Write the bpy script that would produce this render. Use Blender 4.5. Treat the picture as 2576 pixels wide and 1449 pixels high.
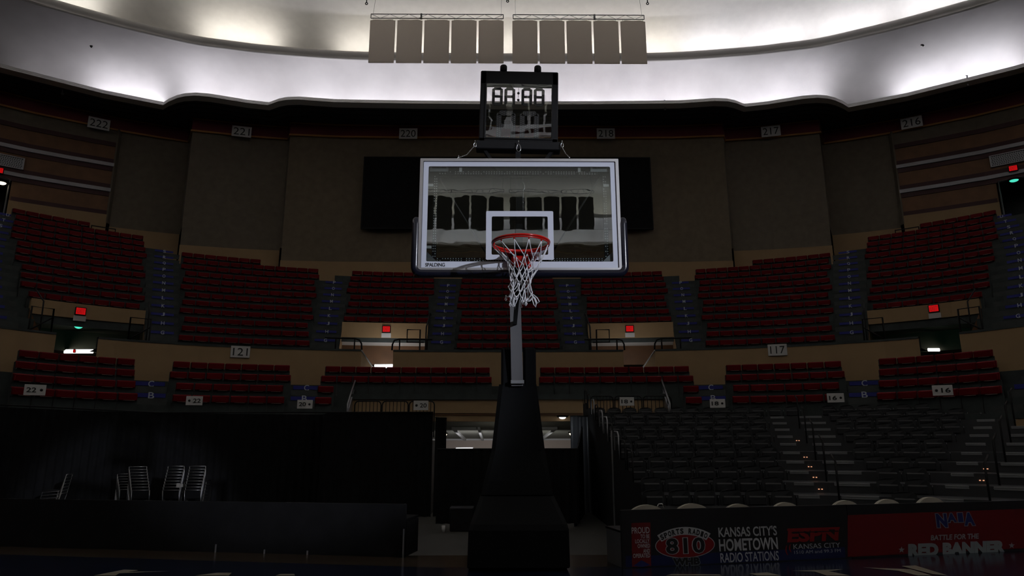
import bpy, math, random
import numpy as np
from mathutils import Vector, Matrix
random.seed(7)
scn = bpy.context.scene
for o in list(bpy.data.objects): bpy.data.objects.remove(o)
col = scn.collection
PI = math.pi

# ------------------------------------------------------------------ camera
FPX, PITCH, YAW, ROLL = 1717.0, math.radians(12.9), math.radians(0.6), math.radians(0.1)
CAM = Vector((-0.133, 0.0, 1.386))
FW = Vector((math.sin(YAW)*math.cos(PITCH), math.cos(YAW)*math.cos(PITCH), math.sin(PITCH)))
RT = Vector((math.cos(YAW), -math.sin(YAW), 0)); UP = RT.cross(FW)
RT, UP = RT*math.cos(ROLL)-UP*math.sin(ROLL), UP*math.cos(ROLL)+RT*math.sin(ROLL)
cd = bpy.data.cameras.new('camera'); cam = bpy.data.objects.new('camera', cd); col.objects.link(cam)
cd.sensor_width = 36.0; cd.lens = 36.0*FPX/2576.0; cd.clip_end = 400; cd.clip_start = 0.05
M = Matrix((RT, UP, -FW)).transposed().to_4x4(); M.translation = CAM; cam.matrix_world = M
scn.camera = cam
def ray(x, y): return FW*FPX + RT*(x-1288) + UP*(724.5-y)
def at_y(x, y, Y): d = ray(x, y); return CAM + d*((Y-CAM.y)/d.y)       # the point of the place behind a pixel, on a plane
def at_z(x, y, z): d = ray(x, y); return CAM + d*((z-CAM.z)/d.z)

# ------------------------------------------------------------------ view, world, lights
vs = scn.view_settings
scn.display_settings.display_device = 'sRGB'
vs.view_transform = 'Standard'; vs.look = 'None'; vs.gamma = 1; vs.exposure = 0.0; vs.use_curve_mapping = False
scn.cycles.use_denoising = True
scn.cycles.max_bounces = 6; scn.cycles.diffuse_bounces = 3; scn.cycles.glossy_bounces = 3
scn.cycles.transparent_max_bounces = 10; scn.cycles.transmission_bounces = 3
scn.cycles.caustics_reflective = False; scn.cycles.caustics_refractive = False
scn.cycles.sample_clamp_indirect = 3.0
w = bpy.data.worlds.new('world'); scn.world = w; w.use_nodes = True
w.node_tree.nodes['Background'].inputs[0].default_value = (0.5, 0.55, 0.7, 1)
w.node_tree.nodes['Background'].inputs[1].default_value = 0.0
def light(name, kind, loc, aim, power, color, **kw):
    l = bpy.data.lights.new(name, kind); l.energy = power; l.color = color
    for k, v in kw.items(): setattr(l, k, v)
    o = bpy.data.objects.new(name, l); col.objects.link(o); o.location = loc
    o.rotation_euler = (Vector(aim)-Vector(loc)).to_track_quat('-Z', 'Y').to_euler()
    return o
# the one court spotlight that is on, high on the right hand side, aimed at the backboard
light('court_spotlight', 'SPOT', (17.6, -16.1, 9.9), (0.25, 6.0, 3.25), 18000, (0.85, 0.89, 1.0), spot_size=math.radians(7.6), spot_blend=0.4, shadow_soft_size=0.25)

# ------------------------------------------------------------------ materials
def mat(name, c, rough=0.6, metal=0.0, spec=0.5, emit=None, power=0.0, noise=0.0, nscale=6.0, bump=0.0, coat=0.0):
    m = bpy.data.materials.new(name); m.use_nodes = True; nt = m.node_tree; b = nt.nodes['Principled BSDF']
    b.inputs['Base Color'].default_value = (*c, 1); b.inputs['Roughness'].default_value = rough
    b.inputs['Metallic'].default_value = metal; b.inputs['Specular IOR Level'].default_value = spec
    if coat: b.inputs['Coat Weight'].default_value = coat
    if emit: b.inputs['Emission Color'].default_value = (*emit, 1); b.inputs['Emission Strength'].default_value = power
    if noise or bump:
        tc = nt.nodes.new('ShaderNodeTexCoord'); n = nt.nodes.new('ShaderNodeTexNoise'); n.inputs['Scale'].default_value = nscale
        n.inputs['Detail'].default_value = 5
        nt.links.new(tc.outputs['Object'], n.inputs['Vector'])
        if noise:
            r = nt.nodes.new('ShaderNodeMapRange'); r.inputs['To Min'].default_value = 1-noise; r.inputs['To Max'].default_value = 1+noise
            r.inputs['From Min'].default_value = 0.3; r.inputs['From Max'].default_value = 0.7
            v = nt.nodes.new('ShaderNodeVectorMath'); v.operation = 'SCALE'; v.inputs[0].default_value = c
            nt.links.new(n.outputs[0], r.inputs['Value']); nt.links.new(r.outputs[0], v.inputs['Scale']); nt.links.new(v.outputs[0], b.inputs['Base Color'])
        if bump:
            bp = nt.nodes.new('ShaderNodeBump'); bp.inputs['Strength'].default_value = bump; bp.inputs['Distance'].default_value = 0.02
            nt.links.new(n.outputs[0], bp.inputs['Height']); nt.links.new(bp.outputs[0], b.inputs['Normal'])
    return m
PLASTER = mat('white_plaster', (0.8, 0.78, 0.78), 0.9, noise=0.05, nscale=0.8)
DOME = mat('dome_plaster', (0.78, 0.76, 0.72), 0.9, noise=0.035, nscale=2.5)
MOULD = mat('moulding_paint', (0.88, 0.86, 0.84), 0.7)
SOFFIT = mat('black_soffit', (0.03, 0.03, 0.038), 0.6)
REDBAND = mat('dark_red_band', (0.11, 0.004, 0.01), 0.7)
GOLD = mat('gold_trim', (0.35, 0.16, 0.03), 0.5)
ACOUS = mat('brown_grey_acoustic_wall', (0.15, 0.125, 0.095), 0.95, noise=0.10, nscale=3, bump=0.3)
ACOUSM = mat('warm_acoustic_wall', (0.165, 0.132, 0.092), 0.95, noise=0.10, nscale=3, bump=0.3)
BEIGE = mat('beige_painted_wall', (0.33, 0.22, 0.115), 0.8, noise=0.05, nscale=1.5)
SIDING = mat('brown_wood_siding', (0.17, 0.080, 0.034), 0.6, noise=0.15, nscale=2.0)
DARKTRIM = mat('dark_maroon_trim', (0.05, 0.012, 0.014), 0.6)
WSTRIP = mat('pale_grey_ledge', (0.5, 0.5, 0.53), 0.6)
CONC = mat('dark_painted_concrete', (0.035, 0.045, 0.045), 0.8, noise=0.2, nscale=3)
STEP = mat('dark_step_concrete', (0.05, 0.056, 0.055), 0.85, noise=0.2, nscale=3)
BLUE = mat('navy_step_stripe', (0.012, 0.018, 0.22), 0.6)
LETTER = mat('white_step_letter', (0.5, 0.55, 0.66), 0.6)
SEATRED = mat('dark_red_seat_plastic', (0.13, 0.0025, 0.006), 0.5, spec=0.12)
SEATEDGE = mat('seat_lip_highlight', (0.4, 0.22, 0.2), 0.3)  # lighter colour paints the highlight along the seat's metal lip
SEATMET = mat('dark_seat_standard', (0.022, 0.024, 0.024), 0.5)
SEATBLK = mat('black_seat_plastic', (0.030, 0.032, 0.036), 0.42)
NOSE = mat('aluminium_nosing', (0.24, 0.25, 0.26), 0.45, metal=0.3)
CLOTH = mat('black_cloth', (0.006, 0.006, 0.007), 0.9, spec=0.2, noise=0.3, nscale=4)
BLACKMET = mat('black_metal', (0.008, 0.008, 0.009), 0.5, spec=0.2)
GREYMET = mat('grey_metal', (0.32, 0.33, 0.35), 0.4, metal=0.7)
CHROME = mat('chrome', (0.75, 0.76, 0.78), 0.2, metal=1.0)
SIGNW = mat('white_sign_face', (0.62, 0.62, 0.62), 0.6)
SIGNK = mat('black_sign_lettering', (0.01, 0.01, 0.012), 0.6)
WOODFL = mat('court_wood', (0.05, 0.036, 0.024), 0.22, noise=0.15, nscale=2)
NAVYFL = mat('court_navy_paint', (0.008, 0.012, 0.03), 0.16)
CREAM = mat('court_cream_paint', (0.36, 0.33, 0.25), 0.25)
FLOOR = mat('grey_concrete_floor', (0.045, 0.044, 0.040), 0.5, noise=0.2, nscale=1.0)
PADBLK = mat('black_vinyl_pad', (0.0065, 0.007, 0.008), 0.75, spec=0.08)
PADNAVY = mat('navy_vinyl_pad', (0.008, 0.009, 0.018), 0.22, coat=0.3)
ALU = mat('brushed_aluminium', (0.62, 0.61, 0.62), 0.38, metal=0.85)
PAINTW = mat('white_glass_paint', (0.66, 0.69, 0.80), 0.3)
RIMRED = mat('glossy_red_rim', (0.48, 0.006, 0.003), 0.22, coat=0.5)
CHAIRMET = mat('dull_chrome_chair_frame', (0.30, 0.30, 0.31), 0.35, metal=1.0)
CORD = mat('white_net_cord', (0.72, 0.72, 0.76), 0.8)
BOOM = mat('grey_boom_paint', (0.14, 0.14, 0.15), 0.4)
DIGIT = mat('unlit_digit_segment', (0.02, 0.02, 0.019), 0.4)
PANEL = mat('grey_acoustic_panel', (0.30, 0.275, 0.24), 0.9)
nt = PANEL.node_tree; tb = nt.nodes.new('ShaderNodeBsdfTranslucent'); tb.inputs[0].default_value = (0.92, 0.87, 0.80, 1); mxp = nt.nodes.new('ShaderNodeMixShader'); mxp.inputs[0].default_value = 0.85
nt.links.new(nt.nodes['Principled BSDF'].outputs[0], mxp.inputs[1]); nt.links.new(tb.outputs[0], mxp.inputs[2]); nt.links.new(mxp.outputs[0], nt.nodes['Material Output'].inputs[0])
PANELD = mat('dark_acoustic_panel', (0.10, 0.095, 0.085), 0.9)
REDLIT = mat('lit_red_exit_panel', (0.3, 0.01, 0.01), 0.5, emit=(1, 0.002, 0.006), power=0.42)
STEPLED = mat("orange_step_light", (0.8,0.4,0.2), 0.4, emit=(1,0.45,0.25), power=0.8)
REDDIM = mat('exit_letters', (0.3, 0.01, 0.01), 0.5, emit=(1, 0.0, 0.004), power=0.16)
GREENLIT = mat('lit_green_lamp', (0.1, 0.5, 0.4), 0.4, emit=(0.08, 0.85, 0.6), power=0.9)
WARMLIT = mat('lit_warm_bulb', (0.8, 0.7, 0.5), 0.4, emit=(1, 0.85, 0.6), power=2.5)
WHITELIT = mat('lit_white_tube', (0.8, 0.8, 0.8), 0.4, emit=(1, 0.97, 0.95), power=2.2)
CONCW = mat('concourse_wall_paint', (0.62, 0.52, 0.44), 0.8)
CONCC = mat('concourse_ceiling_paint', (0.22, 0.22, 0.18), 0.8)
BEAMW = mat('concourse_beam_paint', (0.7, 0.7, 0.68), 0.8)
BLKPAN = mat('black_board_face', (0.014, 0.014, 0.017), 0.4)
NAVYPAN = mat('navy_board_face', (0.008, 0.014, 0.075), 0.4)
REDPAN = mat('red_board_face', (0.14, 0.003, 0.006), 0.45)
REDLOGO = mat('red_logo_print', (0.22, 0.004, 0.008), 0.45)
GREYTXT = mat('pale_grey_print', (0.50, 0.52, 0.55), 0.5)
DIMTXT = mat('dim_grey_print', (0.24, 0.28, 0.3), 0.5)
NAVYTXT = mat('navy_print', (0.012, 0.02, 0.13), 0.5)
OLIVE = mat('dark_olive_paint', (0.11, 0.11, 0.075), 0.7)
CREAMCH = mat('cream_chair_cover', (0.50, 0.47, 0.40), 0.7)
def glass(name, refl, tint, wave, wscale):
    m = bpy.data.materials.new(name); m.use_nodes = True; nt = m.node_tree; nt.nodes.clear()
    out = nt.nodes.new('ShaderNodeOutputMaterial'); mx = nt.nodes.new('ShaderNodeMixShader')
    tr = nt.nodes.new('ShaderNodeBsdfTransparent'); tr.inputs[0].default_value = (*tint, 1)
    gl = nt.nodes.new('ShaderNodeBsdfGlossy'); gl.inputs['Roughness'].default_value = 0.0; gl.inputs['Color'].default_value = (0.93, 1.0, 0.97, 1)
    lw = nt.nodes.new('ShaderNodeLayerWeight'); lw.inputs[0].default_value = 0.5
    mr = nt.nodes.new('ShaderNodeMapRange'); mr.inputs['To Min'].default_value = refl; mr.inputs['To Max'].default_value = 1.0
    pw = nt.nodes.new('ShaderNodeMath'); pw.operation = 'POWER'; pw.inputs[1].default_value = 5.0
    tc = nt.nodes.new('ShaderNodeTexCoord'); mp = nt.nodes.new('ShaderNodeMapping'); mp.inputs['Scale'].default_value = (1, 1, 2.2)
    n = nt.nodes.new('ShaderNodeTexNoise'); n.inputs['Scale'].default_value = wscale; n.inputs['Detail'].default_value = 1.0
    bp = nt.nodes.new('ShaderNodeBump'); bp.inputs['Strength'].default_value = 1.0; bp.inputs['Distance'].default_value = wave
    L = nt.links.new
    L(tc.outputs['Object'], mp.inputs[0]); L(mp.outputs[0], n.inputs['Vector']); L(n.outputs[0], bp.inputs['Height']); L(bp.outputs[0], gl.inputs['Normal'])
    L(lw.outputs['Facing'], pw.inputs[0]); L(pw.outputs[0], mr.inputs['Value']); L(mr.outputs[0], mx.inputs[0])
    L(tr.outputs[0], mx.inputs[1]); L(gl.outputs[0], mx.inputs[2]); L(mx.outputs[0], out.inputs[0])
    return m
GLASS = glass('backboard_glass', 0.17, (0.86, 0.89, 0.88), 0.00012, 6.0)
PLEXI = glass('shot_clock_plexiglass', 0.10, (0.995, 0.995, 0.995), 0.0010, 3.0)

# ------------------------------------------------------------------ mesh helpers
class MB:
    def __init__(s): s.v = []; s.f = []; s.mi = []; s.mats = []; s.sm = []
    def m(s, material):
        if material not in s.mats: s.mats.append(material)
        return s.mats.index(material)
    def add(s, vs, fs, material=None, smooth=False):
        b = len(s.v); s.v += [tuple(p) for p in vs]; k = s.m(material) if material else 0
        for f in fs: s.f.append(tuple(b+i for i in f)); s.mi.append(k); s.sm.append(smooth)
        return s
    def box(s, c, d, material=None, R=None, bev=0.0):
        hx, hy, hz = d[0]/2, d[1]/2, d[2]/2; c = Vector(c)
        if bev > 0:
            b = min(bev, hx*.9, hy*.9, hz*.9); pts = []; fs = []
            for sx in (-1, 1):
                for sy in (-1, 1):
                    for sz in (-1, 1):
                        pts += [Vector((sx*hx, sy*(hy-b), sz*(hz-b))), Vector((sx*(hx-b), sy*hy, sz*(hz-b))), Vector((sx*(hx-b), sy*(hy-b), sz*hz))]
            I = lambda sx, sy, sz, a: ((sx > 0)*4+(sy > 0)*2+(sz > 0))*3+a
            for sg in (-1, 1):
                fs += [(I(sg, -1, -1, 0), I(sg, 1, -1, 0), I(sg, 1, 1, 0), I(sg, -1, 1, 0))[::sg],
                       (I(-1, sg, -1, 1), I(-1, sg, 1, 1), I(1, sg, 1, 1), I(1, sg, -1, 1))[::sg],
                       (I(-1, -1, sg, 2), I(1, -1, sg, 2), I(1, 1, sg, 2), I(-1, 1, sg, 2))[::sg]]
            for a in (-1, 1):
                for c2 in (-1, 1):
                    fs += [(I(a, c2, -1, 0), I(a, c2, -1, 1), I(a, c2, 1, 1), I(a, c2, 1, 0)),
                           (I(a, -1, c2, 0), I(a, -1, c2, 2), I(a, 1, c2, 2), I(a, 1, c2, 0)),
                           (I(-1, a, c2, 1), I(-1, a, c2, 2), I(1, a, c2, 2), I(1, a, c2, 1))]
            for sx in (-1, 1):
                for sy in (-1, 1):
                    for sz in (-1, 1): fs.append((I(sx, sy, sz, 0), I(sx, sy, sz, 1), I(sx, sy, sz, 2)))
        else:
            pts = [Vector((x*hx, y*hy, z*hz)) for x in (-1, 1) for y in (-1, 1) for z in (-1, 1)]
            fs = [(0, 1, 3, 2), (4, 6, 7, 5), (0, 4, 5, 1), (2, 3, 7, 6), (0, 2, 6, 4), (1, 5, 7, 3)]
        if R is not None: pts = [R @ p for p in pts]
        return s.add([p+c for p in pts], fs, material)
    def tube(s, pts, r, n=8, material=None, closed=False, smooth=True, caps=True):
        pts = [Vector(p) for p in pts]; N = len(pts); rings = []; prev = None
        rr = r if isinstance(r, (list, tuple)) else [r]*N
        for i, p in enumerate(pts):
            a = pts[(i-1) % N] if (closed or i > 0) else p; b = pts[(i+1) % N] if (closed or i < N-1) else p
            t = (b-a).normalized()
            if prev is None: u = t.orthogonal().normalized()
            else:
                u = prev - t*prev.dot(t); u = u.normalized() if u.length > 1e-6 else t.orthogonal().normalized()
            prev = u; v = t.cross(u)
            rings.append([p+u*rr[i]*math.cos(2*PI*k/n)+v*rr[i]*math.sin(2*PI*k/n) for k in range(n)])
        vs = [q for R_ in rings for q in R_]; fs = []
        for i in range(N if closed else N-1):
            j = (i+1) % N
            for k in range(n): fs.append((i*n+k, i*n+(k+1) % n, j*n+(k+1) % n, j*n+k))
        if caps and not closed: fs += [tuple(range(n))[::-1], tuple((N-1)*n+k for k in range(n))]
        return s.add(vs, fs, material, smooth)
    def prism(s, poly, ax, d0, d1, material=None):          # poly in the plane of two axes, extruded along ax between d0 and d1
        def P(a, b, d): return {'x': (d, a, b), 'y': (a, d, b), 'z': (a, b, d)}[ax]
        n = len(poly); vs = [P(a, b, d0) for a, b in poly]+[P(a, b, d1) for a, b in poly]
        fs = [tuple(range(n)), tuple(range(2*n-1, n-1, -1))]+[(i, i+n, (i+1) % n+n, (i+1) % n) for i in range(n)]
        return s.add(vs, fs, material)
    def grid(s, rows, material=None, smooth=False, closed=False):       # rows of points -> quads
        n = len(rows[0]); vs = [p for r in rows for p in r]; fs = []
        for i in range(len(rows)-1):
            for j in range(n if closed else n-1): k = (j+1) % n; fs.append((i*n+j, i*n+k, (i+1)*n+k, (i+1)*n+j))
        return s.add(vs, fs, material, smooth)
    def obj(s, name, material=None, parent=None, loc=None, M=None):
        me = bpy.data.meshes.new(name)
        if M is not None: s.v = [tuple(M @ Vector(p)) for p in s.v]
        me.from_pydata(s.v, [], s.f)
        for mm in (s.mats or [material]): me.materials.append(mm)
        if s.mats:
            for p, k in zip(me.polygons, s.mi): p.material_index = k
        if any(s.sm):
            for p, k in zip(me.polygons, s.sm): p.use_smooth = k
        me.update()
        o = bpy.data.objects.new(name, me); col.objects.link(o)
        if parent: o.parent = parent
        if loc is not None: o.location = loc
        return o
def tag(o, label=None, cat=None, group=None, kind=None):
    for k, v in (('label', label), ('category', cat), ('group', group), ('kind', kind)):
        if v: o[k] = v
    return o
def empty(name, loc, label, cat, group=None, rz=0.0):
    o = bpy.data.objects.new(name, None); col.objects.link(o); o.location = loc; o.rotation_euler = (0, 0, rz)
    o.empty_display_size = 0.1
    return tag(o, label, cat, group)
def struct(o): o['kind'] = 'structure'; return o
def copy_tree(o, loc, rz, label, group, parent=None):
    c = o.copy(); col.objects.link(c)
    if parent is None:
        c.location = loc; c.rotation_euler = (0, 0, rz); c['label'] = label; c['group'] = group
    else: c.parent = parent
    for ch in kids[o.name] if o.name in kids else []: copy_tree(ch, None, None, None, None, c)
    return c
kids = {}
def frame(o, xd, zd=(0, 0, 1)):     # matrix: local x -> xd, local z -> zd, local -y -> towards the viewer
    x = Vector(xd).normalized(); z = Vector(zd); z = (z-x*z.dot(x)).normalized(); y = z.cross(x)
    m = Matrix((x, y, z)).transposed().to_4x4(); m.translation = Vector(o); return m
def text_mesh(body, wd, ht, shear=0.0, bold=0.0, spacing=1.0, depth=0.004):
    cu = bpy.data.curves.new('lettering', 'FONT'); cu.body = body; cu.size = 1; cu.shear = shear; cu.offset = bold; cu.space_character = spacing
    cu.extrude = 0.0; cu.resolution_u = 3
    o = bpy.data.objects.new('lettering', cu); col.objects.link(o)
    dg = bpy.context.evaluated_depsgraph_get(); me = bpy.data.meshes.new_from_object(o.evaluated_get(dg))
    co = np.array([v.co[:] for v in me.vertices]); lo, hi = co.min(0), co.max(0)
    out = MB(); sx = wd/(hi[0]-lo[0]); sy = ht/(hi[1]-lo[1])
    cx, cy = (lo[0]+hi[0])/2, (lo[1]+hi[1])/2
    out.v = [((x-cx)*sx, -depth, (y-cy)*sy) for x, y, z in co]
    out.f = [tuple(p.vertices) for p in me.polygons]; out.mi = [0]*len(out.f); out.sm = [False]*len(out.f)
    bpy.data.objects.remove(o); bpy.data.curves.remove(cu); bpy.data.meshes.remove(me)
    return out
def text(name, body, M4, wd, ht, material, parent=None, **kw):
    return text_mesh(body, wd, ht, **kw).obj(name, material, parent, M=M4)
ORD = ['first', 'second', 'third', 'fourth', 'fifth', 'sixth', 'seventh', 'eighth', 'ninth', 'tenth', 'eleventh', 'twelfth', 'thirteenth', 'fourteenth', 'fifteenth', 'sixteenth', 'seventeenth', 'eighteenth', 'nineteenth', 'twentieth', 'twenty-first', 'twenty-second', 'twenty-third', 'twenty-fourth']

# ------------------------------------------------------------------ plan curves of the bowl
def catmull(pts, n=12):
    P_ = [np.array(p, float) for p in pts]; out = []; Q = [2*P_[0]-P_[1]]+P_+[2*P_[-1]-P_[-2]]
    for i in range(1, len(Q)-2):
        a, b, c, d = Q[i-1:i+3]
        for j in range(n):
            t = j/n; out.append(.5*((2*b)+(c-a)*t+(2*a-5*b+4*c-d)*t*t+(3*b-a-3*c+d)*t**3))
    out.append(P_[-1]); return np.array(out)
HP = [(0, 26.24), (3.3, 26.17), (6.4, 25.85), (9.8, 25.0), (11.8, 24.15), (13.9, 22.75), (15.6, 20.5), (16.9, 17.4), (17.7, 13), (18, 8), (18, 0)]
CV = catmull([(-x, y) for x, y in HP[::-1]]+HP[1:])
SS = np.concatenate([[0], np.cumsum(np.hypot(*np.diff(CV, axis=0).T))]); SS -= SS[-1]/2
def PN(s, d=0.0):
    f = lambda q: np.array([np.interp(q, SS, CV[:, 0]), np.interp(q, SS, CV[:, 1])])
    p = f(s); q = f(min(s+.4, SS[-1]))-f(max(s-.4, SS[0])); q /= np.hypot(*q); n = np.array([-q[1], q[0]])
    return p+d*n, n, q
def P3(s, d, z): p, n, q = PN(s, d); return Vector((p[0], p[1], z))
def sweep(mb, profile, s0, s1, material, step=0.5, caps=False):
    n = max(2, int(abs(s1-s0)/step)+1); ss = np.linspace(s0, s1, n)
    rows = [[P3(s, d, z) for s in ss] for d, z in profile]
    mb.grid(rows, material)
    if caps:
        for s in (s0, s1): mb.add([P3(s, d, z) for d, z in profile], [tuple(range(len(profile)))], material)
    return mb
RUN, RISE = 0.76, 0.495
def row_d(i): return 2.43+RUN*i           # seat back line of upper row i
def tread(i): return 4.83+RISE*i
LRUN, LRISE = 0.85, 0.43
def lrow_d(k): return -0.80-LRUN*k
def ltread(k): return 3.45-LRISE*k
AISLES = [-16.4, -12.45, -7.15, -2.78, 2.78, 7.15, 12.45, 16.4]; AW = 0.52
SEC = [(-25, -16.95, 14), (-15.85, -12.97, 14), (-11.93, -7.67, 11), (-6.63, -3.30, 10), (-2.26, 2.26, 10), (3.30, 6.63, 10), (7.67, 11.93, 11), (12.97, 15.85, 14), (16.95, 25, 14)]
PORT = [(-15.45, -12.98), (-6.60, -3.36), (3.36, 6.60), (12.98, 15.45)]
TOPROW = {0: 15, 1: 15, 2: 12, 3: 11, 4: 11, 5: 11, 6: 12, 7: 15, 8: 15}

# ------------------------------------------------------------------ floors
mb = MB(); mb.add([(-60, -60, -0.6), (60, -60, -0.6), (60, 60, -0.6), (-60, 60, -0.6)], [(0, 1, 2, 3)]); struct(mb.obj('floor', FLOOR))
mb = MB(); mb.prism([(-25, -40), (25, -40), (25, 14.5), (1.4, 9.3), (-1.4, 9.3), (-25, 14.5)], 'z', -0.6, 0.0); struct(mb.obj('floor_court', WOODFL))
def edge_y(x): return 8.42+abs(x)*0.02
mb = MB(); mb.add([(-20, -14, 0.002), (20, -14, 0.002), (20, 12.4, 0.002), (0.9, 8.40, 0.002), (-0.9, 8.40, 0.002), (-20, 12.0, 0.002)], [(0, 1, 2, 3, 4, 5)]); struct(mb.obj('floor_court_border', NAVYFL))
CREAMS = [[(235, 1449), (312, 1434), (348, 1435.5), (322, 1440), (430, 1437.5), (300, 1443), (290, 1449)], [(490, 1449), (545, 1442), (583, 1442), (575, 1449)],
          [(693, 1449), (705, 1445), (740, 1445), (742, 1449)], [(1675, 1449), (1690, 1445), (1810, 1446), (1815, 1449)],
          [(1885, 1444), (1930, 1441), (1965, 1449), (1905, 1449)], [(1991, 1437), (2121, 1433.5), (2085, 1438), (2140, 1449), (2080, 1449), (2050, 1439)],
          [(2170, 1428.5), (2290, 1433), (2345, 1449), (2310, 1449), (2260, 1437)], [(2268, 1425), (2303, 1423.5), (2385, 1449), (2345, 1445)]]
CREAM_POLYS = [[tuple(round(c, 3) for c in at_z(x, y, 0).to_2d()) for x, y in pl] for pl in CREAMS]
mb = MB()
for pl in CREAM_POLYS: mb.add([(x, y, 0.005) for x, y in pl], [tuple(range(len(pl)))])
struct(mb.obj('floor_court_markings', CREAM))

# ------------------------------------------------------------------ bowl structure
mb = MB()
# lower tier: steps, fascia; middle walkway; upper tier steps
for (a, b) in [(-30, -5.75), (5.75, 30)]:
    prof = []
    for k in (3, 2, 1, 0): d = lrow_d(k)-0.42; prof += [(d, ltread(k+1) if k < 3 else 2.0), (d, ltread(k))]
    prof += [(-0.0, ltread(0))]
    sweep(mb, prof, a, b, CONC)
prof = [(-2.25, 3.38), (-2.25+0.02, 3.03), (-2.1, 3.02), (-1.23, 3.02), (-1.22, 3.45), (0, 3.45)]
sweep(mb, [(-2.28, 2.9), (-2.28, 3.08), (-2.2, 3.08), (-2.2, 3.02)]+prof[3:], -5.75, 5.75, CONC)
struct(mb.obj('floor_lower_stand', CONC))
mb = MB()
sweep(mb, [(0.0, 4.87), (0.0, 4.93), (0.22, 4.93), (0.22, 4.55), (1.9, 4.55)], -30, -12.0, CONC)
gaps = [(-15.7, -14.48), (-5.62, -4.42), (4.42, 5.62), (14.6, 15.8)]
struct_walk = MB()
def spans(a, b, holes):
    out = []; x = a
    for h0, h1 in holes:
        if h1 <= a or h0 >= b: continue
        if h0 > x: out.append((x, h0))
        x = h1
    if x < b: out.append((x, b))
    return out
mb = MB()
for a, b in spans(-30, 30, gaps): sweep(mb, [(-0.02, 4.86), (-0.02, 4.93), (0.22, 4.93), (0.22, 4.55), (1.2, 4.55)], a, b, CONC, caps=False)
for a, b in spans(-30, 30, PORT): sweep(mb, [(1.2, 4.55), (row_d(0)-0.45, 4.55)], a, b, CONC)
for si, (a, b, n) in enumerate(SEC):
    pass
bounds = [-25]+[x for x in AISLES]+[25]
for i in range(len(bounds)-1):
    a, b = bounds[i], bounds[i+1]; nr = TOPROW[i]
    hs = [h for h in PORT if h[0] >= a-0.1 and h[1] <= b+0.1]
    lo3 = []
    for k in range(0, 3):
        d = row_d(k)-0.45; z0 = 4.55 if k == 0 else tread(k-1)
        for a2, b2 in spans(a, b, hs): sweep(mb, [(d, z0), (d, tread(k)), (d+RUN, tread(k))], a2, b2, CONC)
    part = {1: (a, -14.0), 7: (14.0, b), 2: (a, -9.95), 6: (9.95, b)}.get(i)
    prof = []
    for k in range(3, (nr-1 if part else nr)+1):
        if part and k == {15: 14, 12: 11}.get(nr, nr): break
        d = row_d(k)-0.45; prof += [(d, tread(k-1)), (d, tread(k))]
    prof.append((prof[-1][0]+RUN*3.2, prof[-1][1])); sweep(mb, prof, a, b, CONC)
    if part:
        k = {15: 14, 12: 11}[nr]; d = row_d(k)-0.45; sweep(mb, [(d, tread(k-1)), (d, tread(k)), (d+RUN*2.4, tread(k))], part[0], part[1], CONC)
struct(mb.obj('floor_upper_stand', CONC))
# beige wall between the tiers, with four gaps for the tunnels
mb = MB()
for a, b in spans(-30, 30, gaps): sweep(mb, [(0.0, 2.9), (0.0, 4.86)], a, b, BEIGE)
struct(mb.obj('wall_middle', BEIGE))
mb = MB()
for a, b in [(-30, -5.75), (5.75, 30)]: sweep(mb, [(lrow_d(3)-0.40, -0.6), (lrow_d(3)-0.40, 2.02)], a, b, BEIGE)
struct(mb.obj('wall_lower', BEIGE))
# beige fascia over the floor tunnel
mb = MB()
sweep(mb, [(-2.2, 3.05), (-2.2, 2.44), (-2.0, 2.44)], -5.75, 5.75, BEIGE)
sweep(mb, [(-2.12, 2.38), (-2.12, 2.17), (-1.5, 2.17)], -5.75, 5.75, BEIGE)
for sg in (-1, 1): mb.add([P3(sg*5.75, -3.77, -0.6), P3(sg*5.75, -1, -0.6), P3(sg*5.75, -1, 3.3), P3(sg*5.75, -2.2, 3.05), P3(sg*5.75, -3.77, 2.1)], [(0, 1, 2, 3, 4)])
struct(mb.obj('wall_tunnel', BEIGE))
mb = MB(); sweep(mb, [(-2.16, 2.46), (-2.16, 2.37), (-1.95, 2.36)], -5.75, 5.75, SIDING); struct(mb.obj('trim_1', SIDING))
# portals in the upper tier
for pi_, (a, b) in enumerate(PORT):
    side = 'left' if pi_ < 2 else 'right'
    outer = pi_ in (0, 3)
    df = row_d(3)-0.47; mb = MB()
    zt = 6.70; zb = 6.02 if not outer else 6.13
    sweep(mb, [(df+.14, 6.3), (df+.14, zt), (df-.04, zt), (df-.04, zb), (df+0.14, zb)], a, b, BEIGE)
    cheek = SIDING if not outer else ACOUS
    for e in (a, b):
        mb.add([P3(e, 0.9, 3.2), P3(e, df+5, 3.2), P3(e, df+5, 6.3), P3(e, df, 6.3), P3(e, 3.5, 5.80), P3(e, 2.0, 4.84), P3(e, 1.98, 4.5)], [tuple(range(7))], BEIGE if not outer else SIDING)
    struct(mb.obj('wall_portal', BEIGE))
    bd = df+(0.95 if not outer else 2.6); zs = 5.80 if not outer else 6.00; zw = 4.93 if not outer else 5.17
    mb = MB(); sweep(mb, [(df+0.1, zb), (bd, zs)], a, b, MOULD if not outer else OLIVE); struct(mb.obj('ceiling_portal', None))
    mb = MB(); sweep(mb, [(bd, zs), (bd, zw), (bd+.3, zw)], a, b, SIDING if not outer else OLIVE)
    mid = (gaps[pi_][0]+gaps[pi_][1])/2
    struct(mb.obj('wall_portal_back', None))
    mb = MB(); sweep(mb, [(0.1, 3.35), (9, 3.2)], a, b, CONC); struct(mb.obj('floor_portal', None))
    mb = MB(); sweep(mb, [(df+5.5, 2.9), (df+5.5, 5.3), (bd+.3, 5.3)], a, b, CONCW); struct(mb.obj('wall_corridor', None))

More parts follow.
